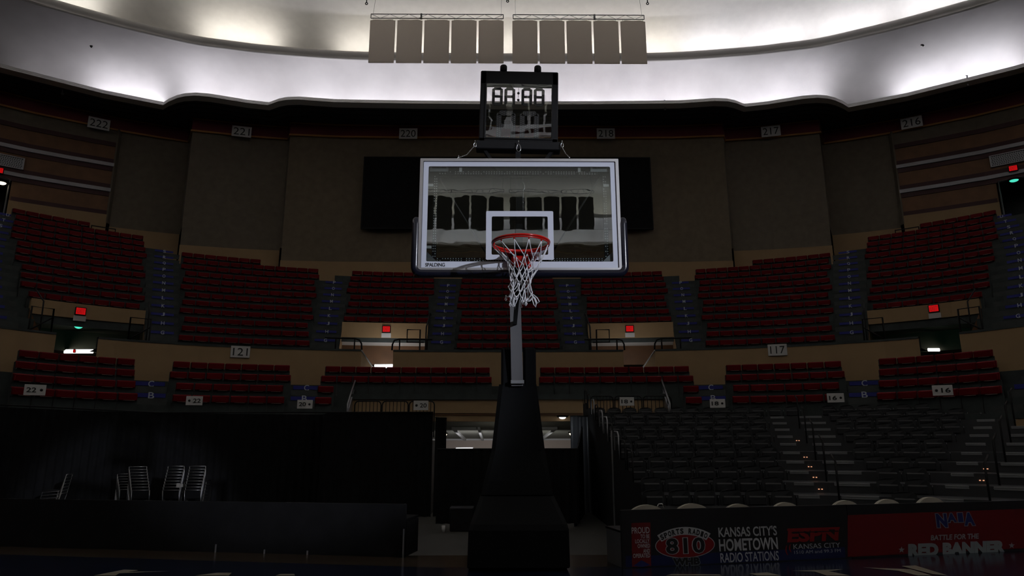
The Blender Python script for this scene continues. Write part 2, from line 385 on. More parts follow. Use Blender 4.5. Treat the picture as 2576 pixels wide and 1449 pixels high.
# ------------------------------------------------------------------ upper wall, ceiling edge, cove, lip, dome
YC = -7.7
def close_loop(half, tail):         # half: X>=0 front points, tail: points running back to the side axis
    h = half+tail; front = [(-x, y) for x, y in h[::-1]]+h[1:]
    back = [(x, 2*YC-y) for x, y in front[::-1]]
    return [np.array(p, float) for p in front+back]
WALLH = [(0, 37.28), (3, 37.3), (6, 37.3), (9.8, 37.22), (12.66, 36.95), (12.95, 37.57), (15.2, 37.2), (18.1, 36.43), (18.95, 37.96), (20.5, 37.35), (22.2, 36.55)]
WALLS = [(24.1, 35.4), (25.8, 34.35), (27.4, 33.1), (29.5, 31.0)]
WTAIL = [(33.5, 25), (36.5, 16), (38, 5), (38.3, -6)]
def wall_strip(mb, pts, z0, z1, material, out=0.0, step=None):
    P_ = [np.array(p) for p in pts]; rows = [[], []]
    for i, p in enumerate(P_):
        a = P_[max(i-1, 0)]; b = P_[min(i+1, len(P_)-1)]; t = (b-a)/np.hypot(*(b-a)); n = np.array([-t[1], t[0]])
        if n @ (np.array([0, YC])-p) < 0: n = -n
        q = p+n*out
        rows[0].append((q[0], q[1], z0)); rows[1].append((q[0], q[1], z1))
    mb.grid(rows, material)
    if out > 0.03:
        for z in (z0, z1): mb.grid([[(x, y, z) for x, y, _ in rows[0]], [(p[0], p[1], z) for p in P_]], material)
def mirrored(pts, sg): return [(sg*x, y) for x, y in pts]
C3 = [(-x, y) for x, y in WALLH[4::-1]]+WALLH[1:5]
mb = MB(); wall_strip(mb, C3, 11.4, 18.98, ACOUSM); wall_strip(mb, C3, 10.0, 11.4, BEIGE, 0.12); struct(mb.obj('wall_back', None))
for sg, nm in ((-1, 'left'), (1, 'right')):
    mb = MB(); wall_strip(mb, mirrored(WALLH[4:8], sg), 12.15, 18.98, ACOUS); wall_strip(mb, mirrored(WALLH[4:8], sg), 10.0, 12.15, BEIGE, 0.1)
    struct(mb.obj('wall_%s_inner' % nm, None))
    mb = MB(); wall_strip(mb, mirrored(WALLH[7:11], sg), 13.22, 18.98, ACOUS); wall_strip(mb, mirrored(WALLH[8:11], sg), 10.5, 13.22, BEIGE, 0.1)
    mb.box((sg*22.25, 36.45, 16.2), (0.10, 0.3, 5.6), ACOUS)
    struct(mb.obj('wall_%s_outer' % nm, None))
    SD = [(22.3, 36.4)]+WALLS
    DOORX = 26.15
    mb = MB(); wall_strip(mb, mirrored(SD[:3]+[(26.15, 34.1)], sg), 13.8, 18.98, SIDING)
    wall_strip(mb, mirrored([(26.15, 34.1), (27.4, 33.1), (29.5, 31)], sg), 15.0, 18.98, SIDING)
    wall_strip(mb, mirrored(SD[:3]+[(26.15, 34.1)], sg), 11.5, 13.88, BEIGE, 0.1)
    wall_strip(mb, mirrored(SD, sg), 18.2, 18.98, ACOUS, 0.02)
    struct(mb.obj('wall_%s_siding' % nm, None))
    mb = MB()
    wall_strip(mb, mirrored(SD, sg), 17.95, 18.2, DARKTRIM, 0.05)
    for zc in (16.83, 15.33):
        wall_strip(mb, mirrored(SD, sg), zc-0.36, zc+0.36, DARKTRIM, 0.04); wall_strip(mb, mirrored(SD, sg), zc-0.1, zc+0.1, WSTRIP, 0.12)
    wall_strip(mb, mirrored(SD[:3]+[(26.1, 34.15)], sg), 13.85, 14.12, DARKTRIM, 0.06)
    struct(mb.obj('trim_%d' % (2 if sg < 0 else 3), None))
    # dark doorway beyond the siding
    mb = MB(); x0, y0 = 26.2, 34.05; x1, y1 = 29.4, 31.1; dx, dy = 1.7, 2.0
    for q0, q1 in (((x0, y0), (x0+dx, y0+dy)), ((x0+dx, y0+dy), (x1+dx, y1+dy)), ((x1+dx, y1+dy), (x1, y1))):
        mb.add([(sg*q0[0], q0[1], 9), (sg*q1[0], q1[1], 9), (sg*q1[0], q1[1], 15), (sg*q0[0], q0[1], 15)], [(0, 1, 2, 3)], SOFFIT)
    mb.add([(sg*x0, y0, 15), (sg*(x0+dx), y0+dy, 15), (sg*(x1+dx), y1+dy, 15), (sg*x1, y1, 15)], [(0, 1, 2, 3)], SOFFIT)
    mb.tube([(sg*x0, y0-0.05, 12.3), (sg*x0, y0-0.05, 15.0), (sg*x1, y1-0.05, 15.0)], 0.06, 4, GREYMET, smooth=False)
    struct(mb.obj('door_%d' % (1 if sg < 0 else 2), None))
    mb = MB(); tl = mirrored([(29.5, 31.0)]+WTAIL, sg); wall_strip(mb, tl, 0, 18.98, SIDING); struct(mb.obj('wall_%s' % nm, None))
# far end behind the camera, mirrored
bk = [(-x, y) for x, y in (WALLH[:8]+WALLH[8:]+WALLS+WTAIL)[::-1]]+(WALLH+WALLS+WTAIL)[1:]
bk = [(x, 2*YC-y) for x, y in bk]
mb = MB(); wall_strip(mb, bk, 0, 19.0, ACOUS); struct(mb.obj('wall_front', None))
FULLW = close_loop(WALLH+WALLS, WTAIL)
mb = MB(); wall_strip(mb, FULLW+[FULLW[0]], 18.98, 19.9, REDBAND, 0.07); struct(mb.obj('trim_4', None))
mb = MB(); wall_strip(mb, FULLW+[FULLW[0]], 18.92, 19.02, GOLD, 0.16); wall_strip(mb, FULLW+[FULLW[0]], 19.7, 19.76, GOLD, 0.12); struct(mb.obj('trim_5', None))

EDGEH = [(0, 34.67), (2.5, 34.66), (5, 34.63), (7.5, 34.57), (9.5, 34.50), (10.5, 34.36), (11.4, 34.22), (12.1, 34.27), (12.6, 34.45), (12.95, 34.67), (13.28, 34.87), (14.4, 34.6), (15.5, 34.18), (16.2, 33.93), (16.9, 33.82), (17.5, 33.9), (18.0, 34.1), (18.65, 34.5), (19.12, 34.88), (20.4, 34.25), (21.7, 33.6), (23.5, 32.33), (25.6, 30.85)]
ETAIL = [(28.5, 28.2), (31.5, 24), (34, 17.5), (35.5, 9), (36, 0), (36, -7.7)]
LIPH = [(0, 34.24), (3, 34.22), (6, 34.18), (9.4, 34.03), (13.2, 33.50), (15, 33.1), (16.5, 32.72), (17.9, 32.1), (20.2, 30.9), (22.3, 29.6), (23.3, 28.9)]
LTAIL = [(26.5, 26), (29.3, 22), (31.2, 16), (32.3, 8), (32.6, 0), (32.6, -7.7)]
def densify(half, tail, n):
    return catmull(half+tail[:-1], n)
edge_c = np.array(EDGEH+[tuple(p) for p in catmull([EDGEH[-1]]+ETAIL, 5)[1:]])
lip_c = catmull(LIPH+LTAIL, 8)
def full_loop(c):
    h = [tuple(p) for p in c]; front = [(-x, y) for x, y in h[::-1]]+h[1:]
    return np.array(front+[(x, 2*YC-y) for x, y in front[::-1]][1:-1])
EDGE = full_loop(edge_c); LIP = full_loop(lip_c)
def normals(c):
    a = np.roll(c, 1, 0); b = np.roll(c, -1, 0); t = b-a; t /= np.hypot(t[:, 0], t[:, 1])[:, None]; n = np.stack([-t[:, 1], t[:, 0]], 1)
    flip = np.einsum('ij,ij->i', n, c-np.array([0, YC])) < 0; n[flip] *= -1; return n
LN = normals(LIP)
def on_lip(p):
    q = np.roll(LIP, -1, 0); d = q-LIP; t = np.clip(np.einsum('ij,ij->i', p-LIP, d)/np.maximum(np.einsum('ij,ij->i', d, d), 1e-9), 0, 1)
    c = LIP+d*t[:, None]; k = np.argmin(np.hypot(*(c-p).T)); n = LN[k]*(1-t[k])+LN[(k+1) % len(LIP)]*t[k]; return c[k], n/np.hypot(*n)
EN = []; EL = []
for p in EDGE:
    l, n = on_lip(p); EN.append(n); EL.append(l)
EN = np.array(EN); EL = np.array(EL)
ES = EDGE.copy()
for _ in range(10):
    idx = np.arange(len(ES)); ES = 0.5*ES+0.25*(np.roll(ES, 1, 0)+np.roll(ES, -1, 0))
def ringrow(base, off, z): return [(p[0]+n[0]*off, p[1]+n[1]*off, z) for p, n in zip(base, EN)]
mb = MB()
mb.grid([ringrow(EDGE, 0.0, 19.98), ringrow(EDGE, 0.18, 19.98), ringrow(EDGE, 0.2, 19.8), ringrow(EDGE, 0.9, 19.8), ringrow(EDGE*.6+ES*.4, 1.15, 20.1), ringrow(EDGE*.4+ES*.6, 1.2, 20.5)], PLASTER, True, True)
rows = []
for t in np.linspace(0, 1, 8):
    a = t*PI/2; base = (EDGE*.4+ES*.6)*(1-t)+(ES)*t
    P0 = np.array([p+n*1.2 for p, n in zip(base, EN)]); P1 = EL
    k = 1-math.cos(a); z = 20.5+(22.2-20.5)*math.sin(a)
    rows.append([(p[0]*(1-k)+q[0]*k, p[1]*(1-k)+q[1]*k, z) for p, q in zip(P0, P1)])
mb.grid(rows, PLASTER, True, True)
struct(mb.obj('ceiling_cove', None))
mb = MB()
pr = [(0.34, 19.66), (-0.25, 19.66), (-0.26, 19.675), (-0.165, 19.765), (-0.14, 19.765), (-0.145, 19.775), (-0.16, 19.785), (-0.07, 19.87), (-0.045, 19.87), (-0.05, 19.88), (-0.065, 19.89), (0.02, 19.98), (0.08, 19.99)]
mb.grid([ringrow(EDGE, o, z) for o, z in pr], MOULD, False, True); struct(mb.obj('trim_6', None))
mb = MB()
pr = [(0.3, 19.71), (0.7, 19.71), (0.7, 19.66), (0.76, 19.66), (0.76, 19.74), (1.3, 19.74), (1.3, 19.69), (1.36, 19.69), (1.36, 19.77), (1.9, 19.77), (1.9, 19.72), (1.96, 19.72), (1.96, 19.8), (5.2, 19.84)]
mb.grid([ringrow(EDGE, o, z) for o, z in pr], SOFFIT, False, True); struct(mb.obj('ceiling_soffit', None))
def liprow(off, z): return [(p[0]+n[0]*off, p[1]+n[1]*off, z) for p, n in zip(LIP, LN)]
mb = MB()
mb.grid([liprow(0.25, 22.2), liprow(0.0, 22.15), liprow(-0.03, 22.2), liprow(-0.03, 22.24), liprow(0.02, 22.26), liprow(-0.05, 22.34), liprow(-0.1, 22.45), liprow(-0.1, 22.56), liprow(-0.03, 22.66), liprow(0.1, 22.66), liprow(0.12, 22.55)], MOULD, True, True)
struct(mb.obj('trim_7', None))
mb = MB()
mb.grid([liprow(0.12, 22.55), liprow(0.8, 22.55), liprow(0.95, 22.8), liprow(0.85, 23.3), liprow(0.45, 23.8), liprow(-0.4, 24.25), liprow(-1.6, 24.55), liprow(-3.5, 24.75), liprow(-7, 24.95), liprow(-12, 25.15), liprow(-18, 25.35), liprow(-25, 25.5)], DOME, True, True)
n0 = len(mb.v)-len(LIP); mb.add([mb.v[n0+i] for i in range(len(LIP))], [tuple(range(len(LIP)))], DOME)
struct(mb.obj('ceiling_dome', None))

# cove lamps: lamp strips lying in the troughs behind the edge moulding and behind the lip; some of them are off
def cove_lights(curve, nrm, off, z, on, tilt, color, power):
    cum = np.concatenate([[0], np.cumsum(np.hypot(*np.diff(curve, axis=0).T))])
    for name, x0, x1, yfront, pw in on:
        idx = [i for i in range(len(curve)) if (curve[i][1] > YC) == yfront]
        pts = sorted([(curve[i][0], i) for i in idx]); xs = np.array([p[0] for p in pts]); ys = np.array([curve[i][1] for _, i in pts]); nx = np.array([nrm[i][0] for _, i in pts]); ny = np.array([nrm[i][1] for _, i in pts])
        a = np.array([x0, np.interp(x0, xs, ys)])+off*np.array([np.interp(x0, xs, nx), np.interp(x0, xs, ny)])
        b = np.array([x1, np.interp(x1, xs, ys)])+off*np.array([np.interp(x1, xs, nx), np.interp(x1, xs, ny)])
        c = (a+b)/2; L = np.hypot(*(b-a)); xm = c[0]; n = np.array([np.interp(xm, xs, nx), np.interp(xm, xs, ny)])
        l = bpy.data.lights.new(name, 'AREA'); l.shape = 'RECTANGLE'; l.size = L*0.96; l.size_y = 0.10; l.energy = power*pw*L; l.color = color if x0 < 9 else (0.94, 0.93, 1.0)
        o = bpy.data.objects.new(name, l); col.objects.link(o)
        xd = Vector((b[0]-a[0], b[1]-a[1], 0)).normalized(); zd = -Vector((n[0]*tilt, n[1]*tilt, 1)).normalized()
        yd = zd.cross(xd).normalized(); Mx = Matrix((xd, yd, zd)).transposed().to_4x4(); Mx.translation = Vector((c[0], c[1], z)); o.matrix_world = Mx
EDGEN = EN
xsE = [(-24.9, -22.4, .08), (-22.2, -20.4, .9), (-20.3, -19.3, 1.3), (-18.0, -16.4, 1.3), (-16.2, -14.2, .9), (-14, -12.6, 1.0), (-12.2, -9.4, 1.0), (-9.2, -6.4, 1.0), (-6.2, -3.4, 1.0), (-3.2, -0.4, .85), (-0.2, 2.6, 1.0), (2.8, 5.6, 1.05), (5.8, 8.6, 1.1), (8.8, 11.6, 1.15), (11.9, 13.9, 1.25), (14.1, 16.2, 1.15), (16.4, 18.0, 1.2), (21.3, 23.2, 1.15), (23.4, 26, 1.1)]
EDGE_ON = [('cove_lamp', a, b, True, p) for a, b, p in xsE]+[('cove_lamp', a, a+4.5, False, 1.0) for a in (-23, -18.2, -13.4, -8.6, -3.8, 1.0, 5.8, 10.6, 15.4, 20.2)]
cove_lights(EDGE, EN, 0.45, 19.88, EDGE_ON, 0.25, (0.95, 0.93, 1.0), 10.5)
xsL = [(-23, -20.6, .9), (-16.6, -12.6, 1.1), (-9.6, -6.4, .9), (-6.2, -3.2, 1.0), (-3, 0, 1.1), (0.2, 3.2, 1.1), (3.4, 6.4, 1.1), (6.6, 9.6, 1.1), (9.8, 13, 1.15), (13.2, 16.4, 1.15), (16.6, 19.8, 1.1), (20, 23.5, 1.0)]
LIP_ON = [('cove_lamp', a, b, True, p) for a, b, p in xsL]+[('cove_lamp', a, a+4.5, False, 0.6) for a in (-18.2, -13.4, -8.6, -3.8, 1.0, 5.8, 10.6, 15.4)]
cove_lights(LIP, LN, 0.45, 22.62, LIP_ON, -0.35, (1.0, 0.95, 0.88), 11.0)
def side_lights(curve, nrm, off, z, tilt, color, power, ylo, yhi):      # the lamps along the two long sides
    for sg in (-1, 1):
        y = ylo
        while y < yhi:
            idx = [i for i in range(len(curve)) if curve[i][0]*sg > 20]; pts = sorted([(curve[i][1], i) for i in idx]); ys = np.array([p[0] for p in pts])
            g = lambda arr, k, q: float(np.interp(q, ys, [arr[i][k] for _, i in pts]))
            a = np.array([g(curve, 0, y)+off*g(nrm, 0, y), y+off*g(nrm, 1, y)]); y2 = y+6.5; b = np.array([g(curve, 0, y2)+off*g(nrm, 0, y2), y2+off*g(nrm, 1, y2)])
            c = (a+b)/2; n = Vector((g(nrm, 0, y+3), g(nrm, 1, y+3), 0)).normalized(); L = float(np.hypot(*(b-a)))
            l = bpy.data.lights.new('cove_lamp', 'AREA'); l.shape = 'RECTANGLE'; l.size = L*0.96; l.size_y = 0.1; l.energy = power*L; l.color = color
            o = bpy.data.objects.new('cove_lamp', l); col.objects.link(o)
            xd = Vector((b[0]-a[0], b[1]-a[1], 0)).normalized(); zd = -(n*tilt+Vector((0, 0, 1))).normalized(); yd = zd.cross(xd).normalized()
            Mx = Matrix((xd, yd, zd)).transposed().to_4x4(); Mx.translation = Vector((c[0], c[1], z)); o.matrix_world = Mx
            y = y2+0.3
for x_, y_ in ((0, 12), (-14, -1), (14, -1), (0, -14), (-12, -26), (12, -26)):
    light('dome_fill', 'AREA', (x_, y_, 20.5), (x_, y_, 25), 300, (1.0, 0.96, 0.9), size=5.0)  # added fill lights aimed up to brighten the whole dome
side_lights(EDGE, EN, 0.45, 19.88, 0.25, (0.93, 0.92, 1.0), 9.0, -42, 24)
side_lights(LIP, LN, 0.45, 22.62, -0.6, (1.0, 0.95, 0.88), 13.0, -40, 22)

# ------------------------------------------------------------------ red fold-up seats
def rz_of(n): return math.atan2(n[1], n[0])-PI/2
def mb_seat_back(): return MB().box((0, 0.03, 0.625), (0.515, 0.04, 0.22), SEATRED, Matrix.Rotation(-0.12, 3, 'X'), bev=0.02)
def mb_seat_pan(): return MB().box((0, -0.055, 0.615), (0.49, 0.05, 0.20), SEATRED, Matrix.Rotation(0.10, 3, 'X'), bev=0.02).box((0.03, -0.078, 0.512), (0.30, 0.02, 0.010), SEATEDGE)
def mb_seat_leg(): return MB().box((-0.266, 0.03, 0.36), (0.018, 0.06, 0.68), SEATMET).box((-0.266, -0.03, 0.50), (0.018, 0.16, 0.03), SEATMET).box((-0.266, 0.03, 0.02), (0.06, 0.16, 0.03), SEATMET).box((0, 0.045, 0.27), (0.54, 0.02, 0.50), CONC)
seats = []      # (size on the picture, position, rotation, label, group)
def row_positions(s0, s1, d, pitch):
    n = 160; ss = np.linspace(s0, s1, n); P_ = np.array([PN(s, d)[0] for s in ss]); L = np.concatenate([[0], np.cumsum(np.hypot(*np.diff(P_, axis=0).T))])
    k = max(0, int((L[-1]+0.06)/pitch)); m = (L[-1]-k*pitch)/2
    return [float(np.interp(m+pitch*(j+.5), L, ss)) for j in range(k)]
def project(p):
    v = Vector(p)-CAM; d = v.dot(FW); return (1288+FPX*v.dot(RT)/d, 724.5-FPX*v.dot(UP)/d, d)
LOWSEC = [(-17.0, -13.35, 4, 'far left lower block'), (-12.3, -8.0, 4, 'lower block under the left middle-wall sign'), (-7.22, -6.17, (2, 4), 'lower block left of the floor tunnel'),
          (-6.95, -0.62, (0, 2), 'the block over the tunnel, left half'), (1.05, 6.95, (0, 2), 'the block over the tunnel, right half'), (6.17, 7.22, (2, 4), 'lower block right of the floor tunnel'),
          (8.0, 12.3, 4, 'lower block under the right middle-wall sign'), (13.35, 17.0, 4, 'far right lower block')]
ROWW = ['top row', 'second row', 'third row', 'front row']
for s0, s1, rr, bl in LOWSEC:
    r0, r1 = rr if isinstance(rr, tuple) else (0, rr)
    for k in range(r0, r1):
        for j, s in enumerate(row_positions(s0-(.5*k if s0 < -16 else 0), s1+(.5*k if s1 > 16 else 0), lrow_d(k), 0.548)):
            p, n, q = PN(s, lrow_d(k)); x, y, dd = project((p[0], p[1], ltread(k)+.5))
            if x < -30 or x > 2606: continue
            vis = 60 if not (x > 1500 and y > 1015) else 0
            seats.append((1717/dd+vis, (p[0], p[1], ltread(k)), rz_of(n), 'red seat, %s from left, %s of %s' % (ORD[j], ROWW[k], bl), 'red fold-up seats of the lower stand'))
UB = ['upper block at left edge', 'upper block above far left tunnel', 'upper block between left exits', 'upper block over inner left exit', 'upper block below backboard',
      'upper block over inner right exit', 'upper block between right exits', 'upper block above far right tunnel', 'upper block at right edge']
for i, (s0, s1, n_) in enumerate(SEC):
    for r in range(0, n_+1):
        a, b = s0, s1
        if i == 2 and r == 11: b = -9.95
        if i == 6 and r == 11: a = 9.95
        if i == 1 and r == 14: b = -14.0
        if i == 7 and r == 14: a = 14.0
        lim = 15.6-.045*max(0, r-3)
        if i == 1: a = -lim
        if i == 7: b = lim
        if i == 0: b = -(16.95-.095*max(0, r-1.7))
        if i == 8: a = 16.95-.095*max(0, r-1.7)
        if r < 3 and i in (1, 3, 5, 7): continue
        if i in (0, 8) and r < 1: continue
        for j, s in enumerate(row_positions(a, b, row_d(r), 0.548)):
            p, n, q = PN(s, row_d(r)); x, y, dd = project((p[0], p[1], tread(r)+.5))
            if x < -30 or x > 2606: continue
            hid = 1060 < x < 1560 and 400 < y < 680
            seats.append((1717/dd-(50 if hid else 0), (p[0], p[1], tread(r)), rz_of(n), 'red seat, %s from left, %s row up in %s' % (ORD[min(j, 23)], ORD[r], UB[i]), 'red fold-up seats of the upper stand'))
    # last short rows at the block corners
seats.sort(key=lambda t: -t[0])
NIND = 300
proto = None
for t in seats[:NIND]:
    if proto is None:
        proto = empty('folding_seat', t[1], t[3], 'seat', t[4], t[2])
        kids[proto.name] = [mb_seat_back().obj('backrest', None, proto), mb_seat_pan().obj('seat_pan', None, proto), mb_seat_leg().obj('standard', None, proto)]
        for c in kids[proto.name]: kids[c.name] = []
        tpl = [(c.data, [tuple(v.co) for v in c.data.vertices], [tuple(p.vertices) for p in c.data.polygons], [p.material_index for p in c.data.polygons]) for c in kids[proto.name]]
        base_name = proto.name
    else:
        c = proto.copy(); col.objects.link(c); c.location = t[1]; c.rotation_euler = (0, 0, t[2]); c['label'] = t[3]; c['group'] = t[4]
        for ch in kids[base_name]:
            g = ch.copy(); col.objects.link(g); g.parent = c
rest = MB()
for t in seats[NIND:]:
    R = Matrix.Rotation(t[2], 4, 'Z'); R.translation = Vector(t[1])
    for me, vs_, fs_, mi_ in tpl:
        b0 = len(rest.v); rest.v += [tuple(R @ Vector(v)) for v in vs_]
        for f_, k_ in zip(fs_, mi_): rest.f.append(tuple(b0+q for q in f_)); rest.mi.append(rest.m(me.materials[k_])); rest.sm.append(False)
if rest.v: tag(rest.obj('folding_seats_far_rows'), 'far rows of dark red fold-up seats filling the upper stand', 'seats', kind='stuff')

# ------------------------------------------------------------------ aisle stairs with letters and navy stripes
LET = 'GHJKLMNOPQRSTUV'
ANAMES = ['at the left edge of the picture', 'between the left exit tunnel and the 121 block', 'just left of the left red exit sign', 'just left of the backboard post', 'just right of the backboard post', 'just right of the right red exit sign', 'between the 117 block and the right exit tunnel', 'at the right edge of the picture']
for i, s in enumerate(AISLES):
    top = {0: 15, 1: 13, 2: 10, 3: 10, 4: 10, 5: 10, 6: 13, 7: 15}[i]
    p0 = P3(s, row_d(0)-0.45, 4.55)
    t = empty('aisle_stairs', p0, 'upper stand stairs with letters, %s' % ANAMES[i], 'stairs', 'aisle stairs of the upper stand')
    off = Matrix.Translation(-Vector(p0))
    mb = MB()
    s_base = s; skew = (lambda r_: math.copysign(16.4-.095*max(0, r_-1.7), s_base)) if i in (0, 7) else (lambda r_: s_base)
    for r in range(0, top+1):
        s = skew(r); d = row_d(r)-0.45; z = tread(r)
        for s_ in (0,):
            pts = [P3(s-AW, d-0.36, z-RISE), P3(s+AW, d-0.36, z-RISE), P3(s+AW, d+0.01, z-RISE), P3(s-AW, d+0.01, z-RISE)]
            up_ = [p+Vector((0, 0, RISE/2)) for p in pts]
            if r > 0: mb.add(pts+up_, [(0, 1, 5, 4), (1, 2, 6, 5), (3, 0, 4, 7), (4, 5, 6, 7)], STEP)
    mb.obj('steps', None, t, M=off)
    for r in range(2, top+1):
        s = skew(r); d = row_d(r)-0.47; c = P3(s, d, tread(r)-0.07); n, q = PN(s, d)[1:]
        F = frame(c, (q[0], q[1], 0)); st = MB().box((0, 0, 0), (0.86, 0.012, 0.10), BLUE).obj('step_stripe', None, t, M=off @ F)
        if r-2 < len(LET): text('step_letter', LET[r-2], off @ F @ Matrix.Translation((0.02, -0.012, 0.0)), 0.13, 0.15, LETTER, t, bold=0.02)
for i, (s, lab) in enumerate([(-12.82, 'lower stand stairs marked C and B between both 22 signs'), (-7.5, 'lower stand stairs just left of the left 20 sign'), (7.5, 'lower stand stairs with the right 18 sign in front'), (12.82, 'lower stand stairs behind the black bleacher, below the beige 117 wall end'), (18.6, 'lower stand stairs at the right edge, marked B and C')]):
    w_ = 0.50; t = empty('aisle_stairs', P3(s, -4, 1.7), lab, 'stairs', 'aisle stairs of the lower stand')
    off = Matrix.Translation(-t.location); mb = MB()
    for k in (1, 2, 3):
        d = lrow_d(k)-0.42+LRUN; z = ltread(k-1) if k else 0
        pts = [P3(s-w_, d-0.42, z-LRISE), P3(s+w_, d-0.42, z-LRISE), P3(s+w_, d+0.0, z-LRISE), P3(s-w_, d+0.0, z-LRISE)]; up_ = [p+Vector((0, 0, LRISE/2)) for p in pts]
        mb.add(pts+up_, [(0, 1, 5, 4), (1, 2, 6, 5), (3, 0, 4, 7), (4, 5, 6, 7)], STEP)
    mb.obj('steps', None, t, M=off)
    for k, L_ in ((0, 'C'), (1, 'B')):
        d = lrow_d(k)-0.44; c = P3(s, d, ltread(k)-0.10); n, q = PN(s, d)[1:]; F = frame(c, (q[0], q[1], 0))
        MB().box((0, 0, 0), (0.86, 0.012, 0.13), BLUE).obj('step_stripe', None, t, M=off @ F)
        text('step_letter', L_, off @ F @ Matrix.Translation((0.02, -0.012, 0.0)), 0.17, 0.2, LETTER, t, bold=0.01)

# ------------------------------------------------------------------ numbered signs
def sign(c, xd, w_, h_, body, label, group, fs=0.82, dot=None, th=0.03):
    t = empty('number_sign', c, label, 'sign', group); F = frame((0, 0, 0), xd)
    MB().box((0, 0, 0), (w_, th, h_), SIGNW, bev=0.005).obj('sign_board', None, t, M=F)
    if dot is None: text('number', body, F @ Matrix.Translation((0, -th/2-0.004, 0)), w_*fs, h_*0.66, SIGNK, t, bold=0.0)
    else:
        text('number', body, F @ Matrix.Translation((-dot*w_*0.16, -th/2-0.004, 0)), w_*0.46, h_*0.46, SIGNK, t, bold=0.02)
        MB().tube([(dot*w_*0.3, -th/2-0.006, 0), (dot*w_*0.3, -th/2, 0)], h_*0.13, 10, SIGNK).obj('dot', None, t, M=F)
    return t
def wall_hit(x, y, pts):
    d = ray(x, y)
    for (ax, ay), (bx, by) in zip(pts, pts[1:]):
        det = d.x*-(by-ay)+d.y*(bx-ax)
        if abs(det) < 1e-9: continue
        rx, ry = ax-CAM.x, ay-CAM.y
        tt = (rx*-(by-ay)+ry*(bx-ax))/det; u = (d.x*ry-d.y*rx)/det
        if tt > 0 and -0.02 <= u <= 1.02: return CAM+d*tt, (bx-ax, by-ay, 0)
    return None
for x, y, b, pl in [(249, 311, '222', mirrored(WALLH[8:]+WALLS, -1)[::-1]), (608, 331, '221', mirrored(WALLH[5:8], -1)[::-1]), (1027, 336, '220', C3), (1524, 336, '218', C3), (1939, 330, '217', WALLH[5:8]), (2293, 308, '216', WALLH[8:]+WALLS)]:
    h, xd = wall_hit(x, y, pl); c = h+(CAM-h).normalized()*0.5
    sign(c, xd, 1.06, 0.66, b, 'white sign numbered %s under the ceiling, %s' % (b, {'222': 'farthest left of all', '221': 'second from the left', '220': 'left of the shot clock', '218': 'right of the shot clock', '217': 'second from the right', '216': 'farthest right of all'}[b]), 'white section signs under the ceiling')
for s, b in ((-9.95, '121'), (10.05, '117')):
    p, n, q = PN(s, -0.04); sign(Vector((p[0], p[1], 4.70 if b == '121' else 4.76)), (q[0], q[1], 0), 0.66, 0.42, b, 'white sign numbered %s on the beige middle wall, %s side' % (b, 'left' if b == '121' else 'right'), 'white section signs between the stands', fs=0.76)
def rail_sign(x, y, Y, body, dot, lab, w_=0.5, h_=0.27):
    p = at_y(x, y, Y); s = p.x; n = PN(max(-17, min(17, p.x*1.08)), 0)[2]
    sign(p, (n[0], n[1]*.9, 0), w_, h_, body, lab, 'small white numbered signs at the front of the lower stand', dot=dot)
rail_sign(88, 981, 17.6, '22', 1, 'small white 22 sign with dot, left of the stairs B and C', 0.46)
rail_sign(489, 1008, 20.9, '22', -1, 'small white 22 sign with dot, below the 121 block', 0.46)
rail_sign(767, 1017, 21.6, '20', 1, 'small white 20 sign below letter C, left of the tunnel', 0.46)
rail_sign(1059, 1020, 19.8, '20', -1, 'small white 20 sign hanging on the left crowd barriers', 0.42)
rail_sign(1577, 1010, 22.2, '18', 1, 'small white 18 sign hanging on the right crowd barriers', 0.46)
rail_sign(1805, 1015, 21.4, '18', 1, 'small white 18 sign below letter C, right of the tunnel', 0.46)
rail_sign(2102, 1001, 20.3, '16', 1, 'small white 16 sign left of the stairs B and C', 0.46)
rail_sign(2371, 982, 17.9, '16', -1, 'small white 16 sign right of the stairs B and C', 0.46)

# ------------------------------------------------------------------ exit signs, lamps, vents, hooks
def exit_sign(p, xd, w_, h_, lab, plate=True):
    t = empty('exit_sign', p, lab, 'exit sign', 'red lit exit signs'); F = frame((0, 0, 0), xd)
    MB().box((0, 0.03, 0), (w_, 0.1, h_), BLACKMET, bev=0.02).obj('housing', None, t, M=F)
    MB().box((0, -0.03, 0), (w_*0.82, 0.012, h_*0.76), REDLIT).obj('lit_face', None, t, M=F)
    text('exit_lettering', 'EXIT', F @ Matrix.Translation((0, -0.045, 0)), w_*0.66, h_*0.52, REDDIM, t, bold=0.02)
    if plate: MB().box((0, 0.02, -h_*0.5-0.12), (w_*1.1, 0.03, 0.2), SIGNW).obj('name_plate', None, t, M=F)
dfp = row_d(3)-0.47-0.08
for x, y, lab in ((203, 783, 'glowing red exit sign over the far left green lit tunnel'), (972, 828, 'glowing red exit sign over the tunnel just left of the post'), (1584, 827, 'glowing red exit sign over the tunnel just right of the post'), (2349, 776, 'glowing red exit sign over the far right green lit tunnel')):
    pl = [tuple(PN(s, dfp)[0]) for s in np.linspace(-18, 18, 60)]; h, xd = wall_hit(x, y, pl)
    exit_sign(h, xd, 0.38, 0.32, lab)
SDL = [(22.3, 36.4)]+WALLS
for x, y, sg, lab in ((6, 433, -1, 'red lit exit light on the ledge of the left brown wall'), (2540, 428, 1, 'red lit exit light on the ledge of the right brown wall')):
    pl = mirrored(SDL, sg); pl = pl[::-1] if sg < 0 else pl; h, xd = wall_hit(x, y, pl); exit_sign(h+Vector((0, -0.25, 0)), xd, 0.42, 0.34, lab, False)
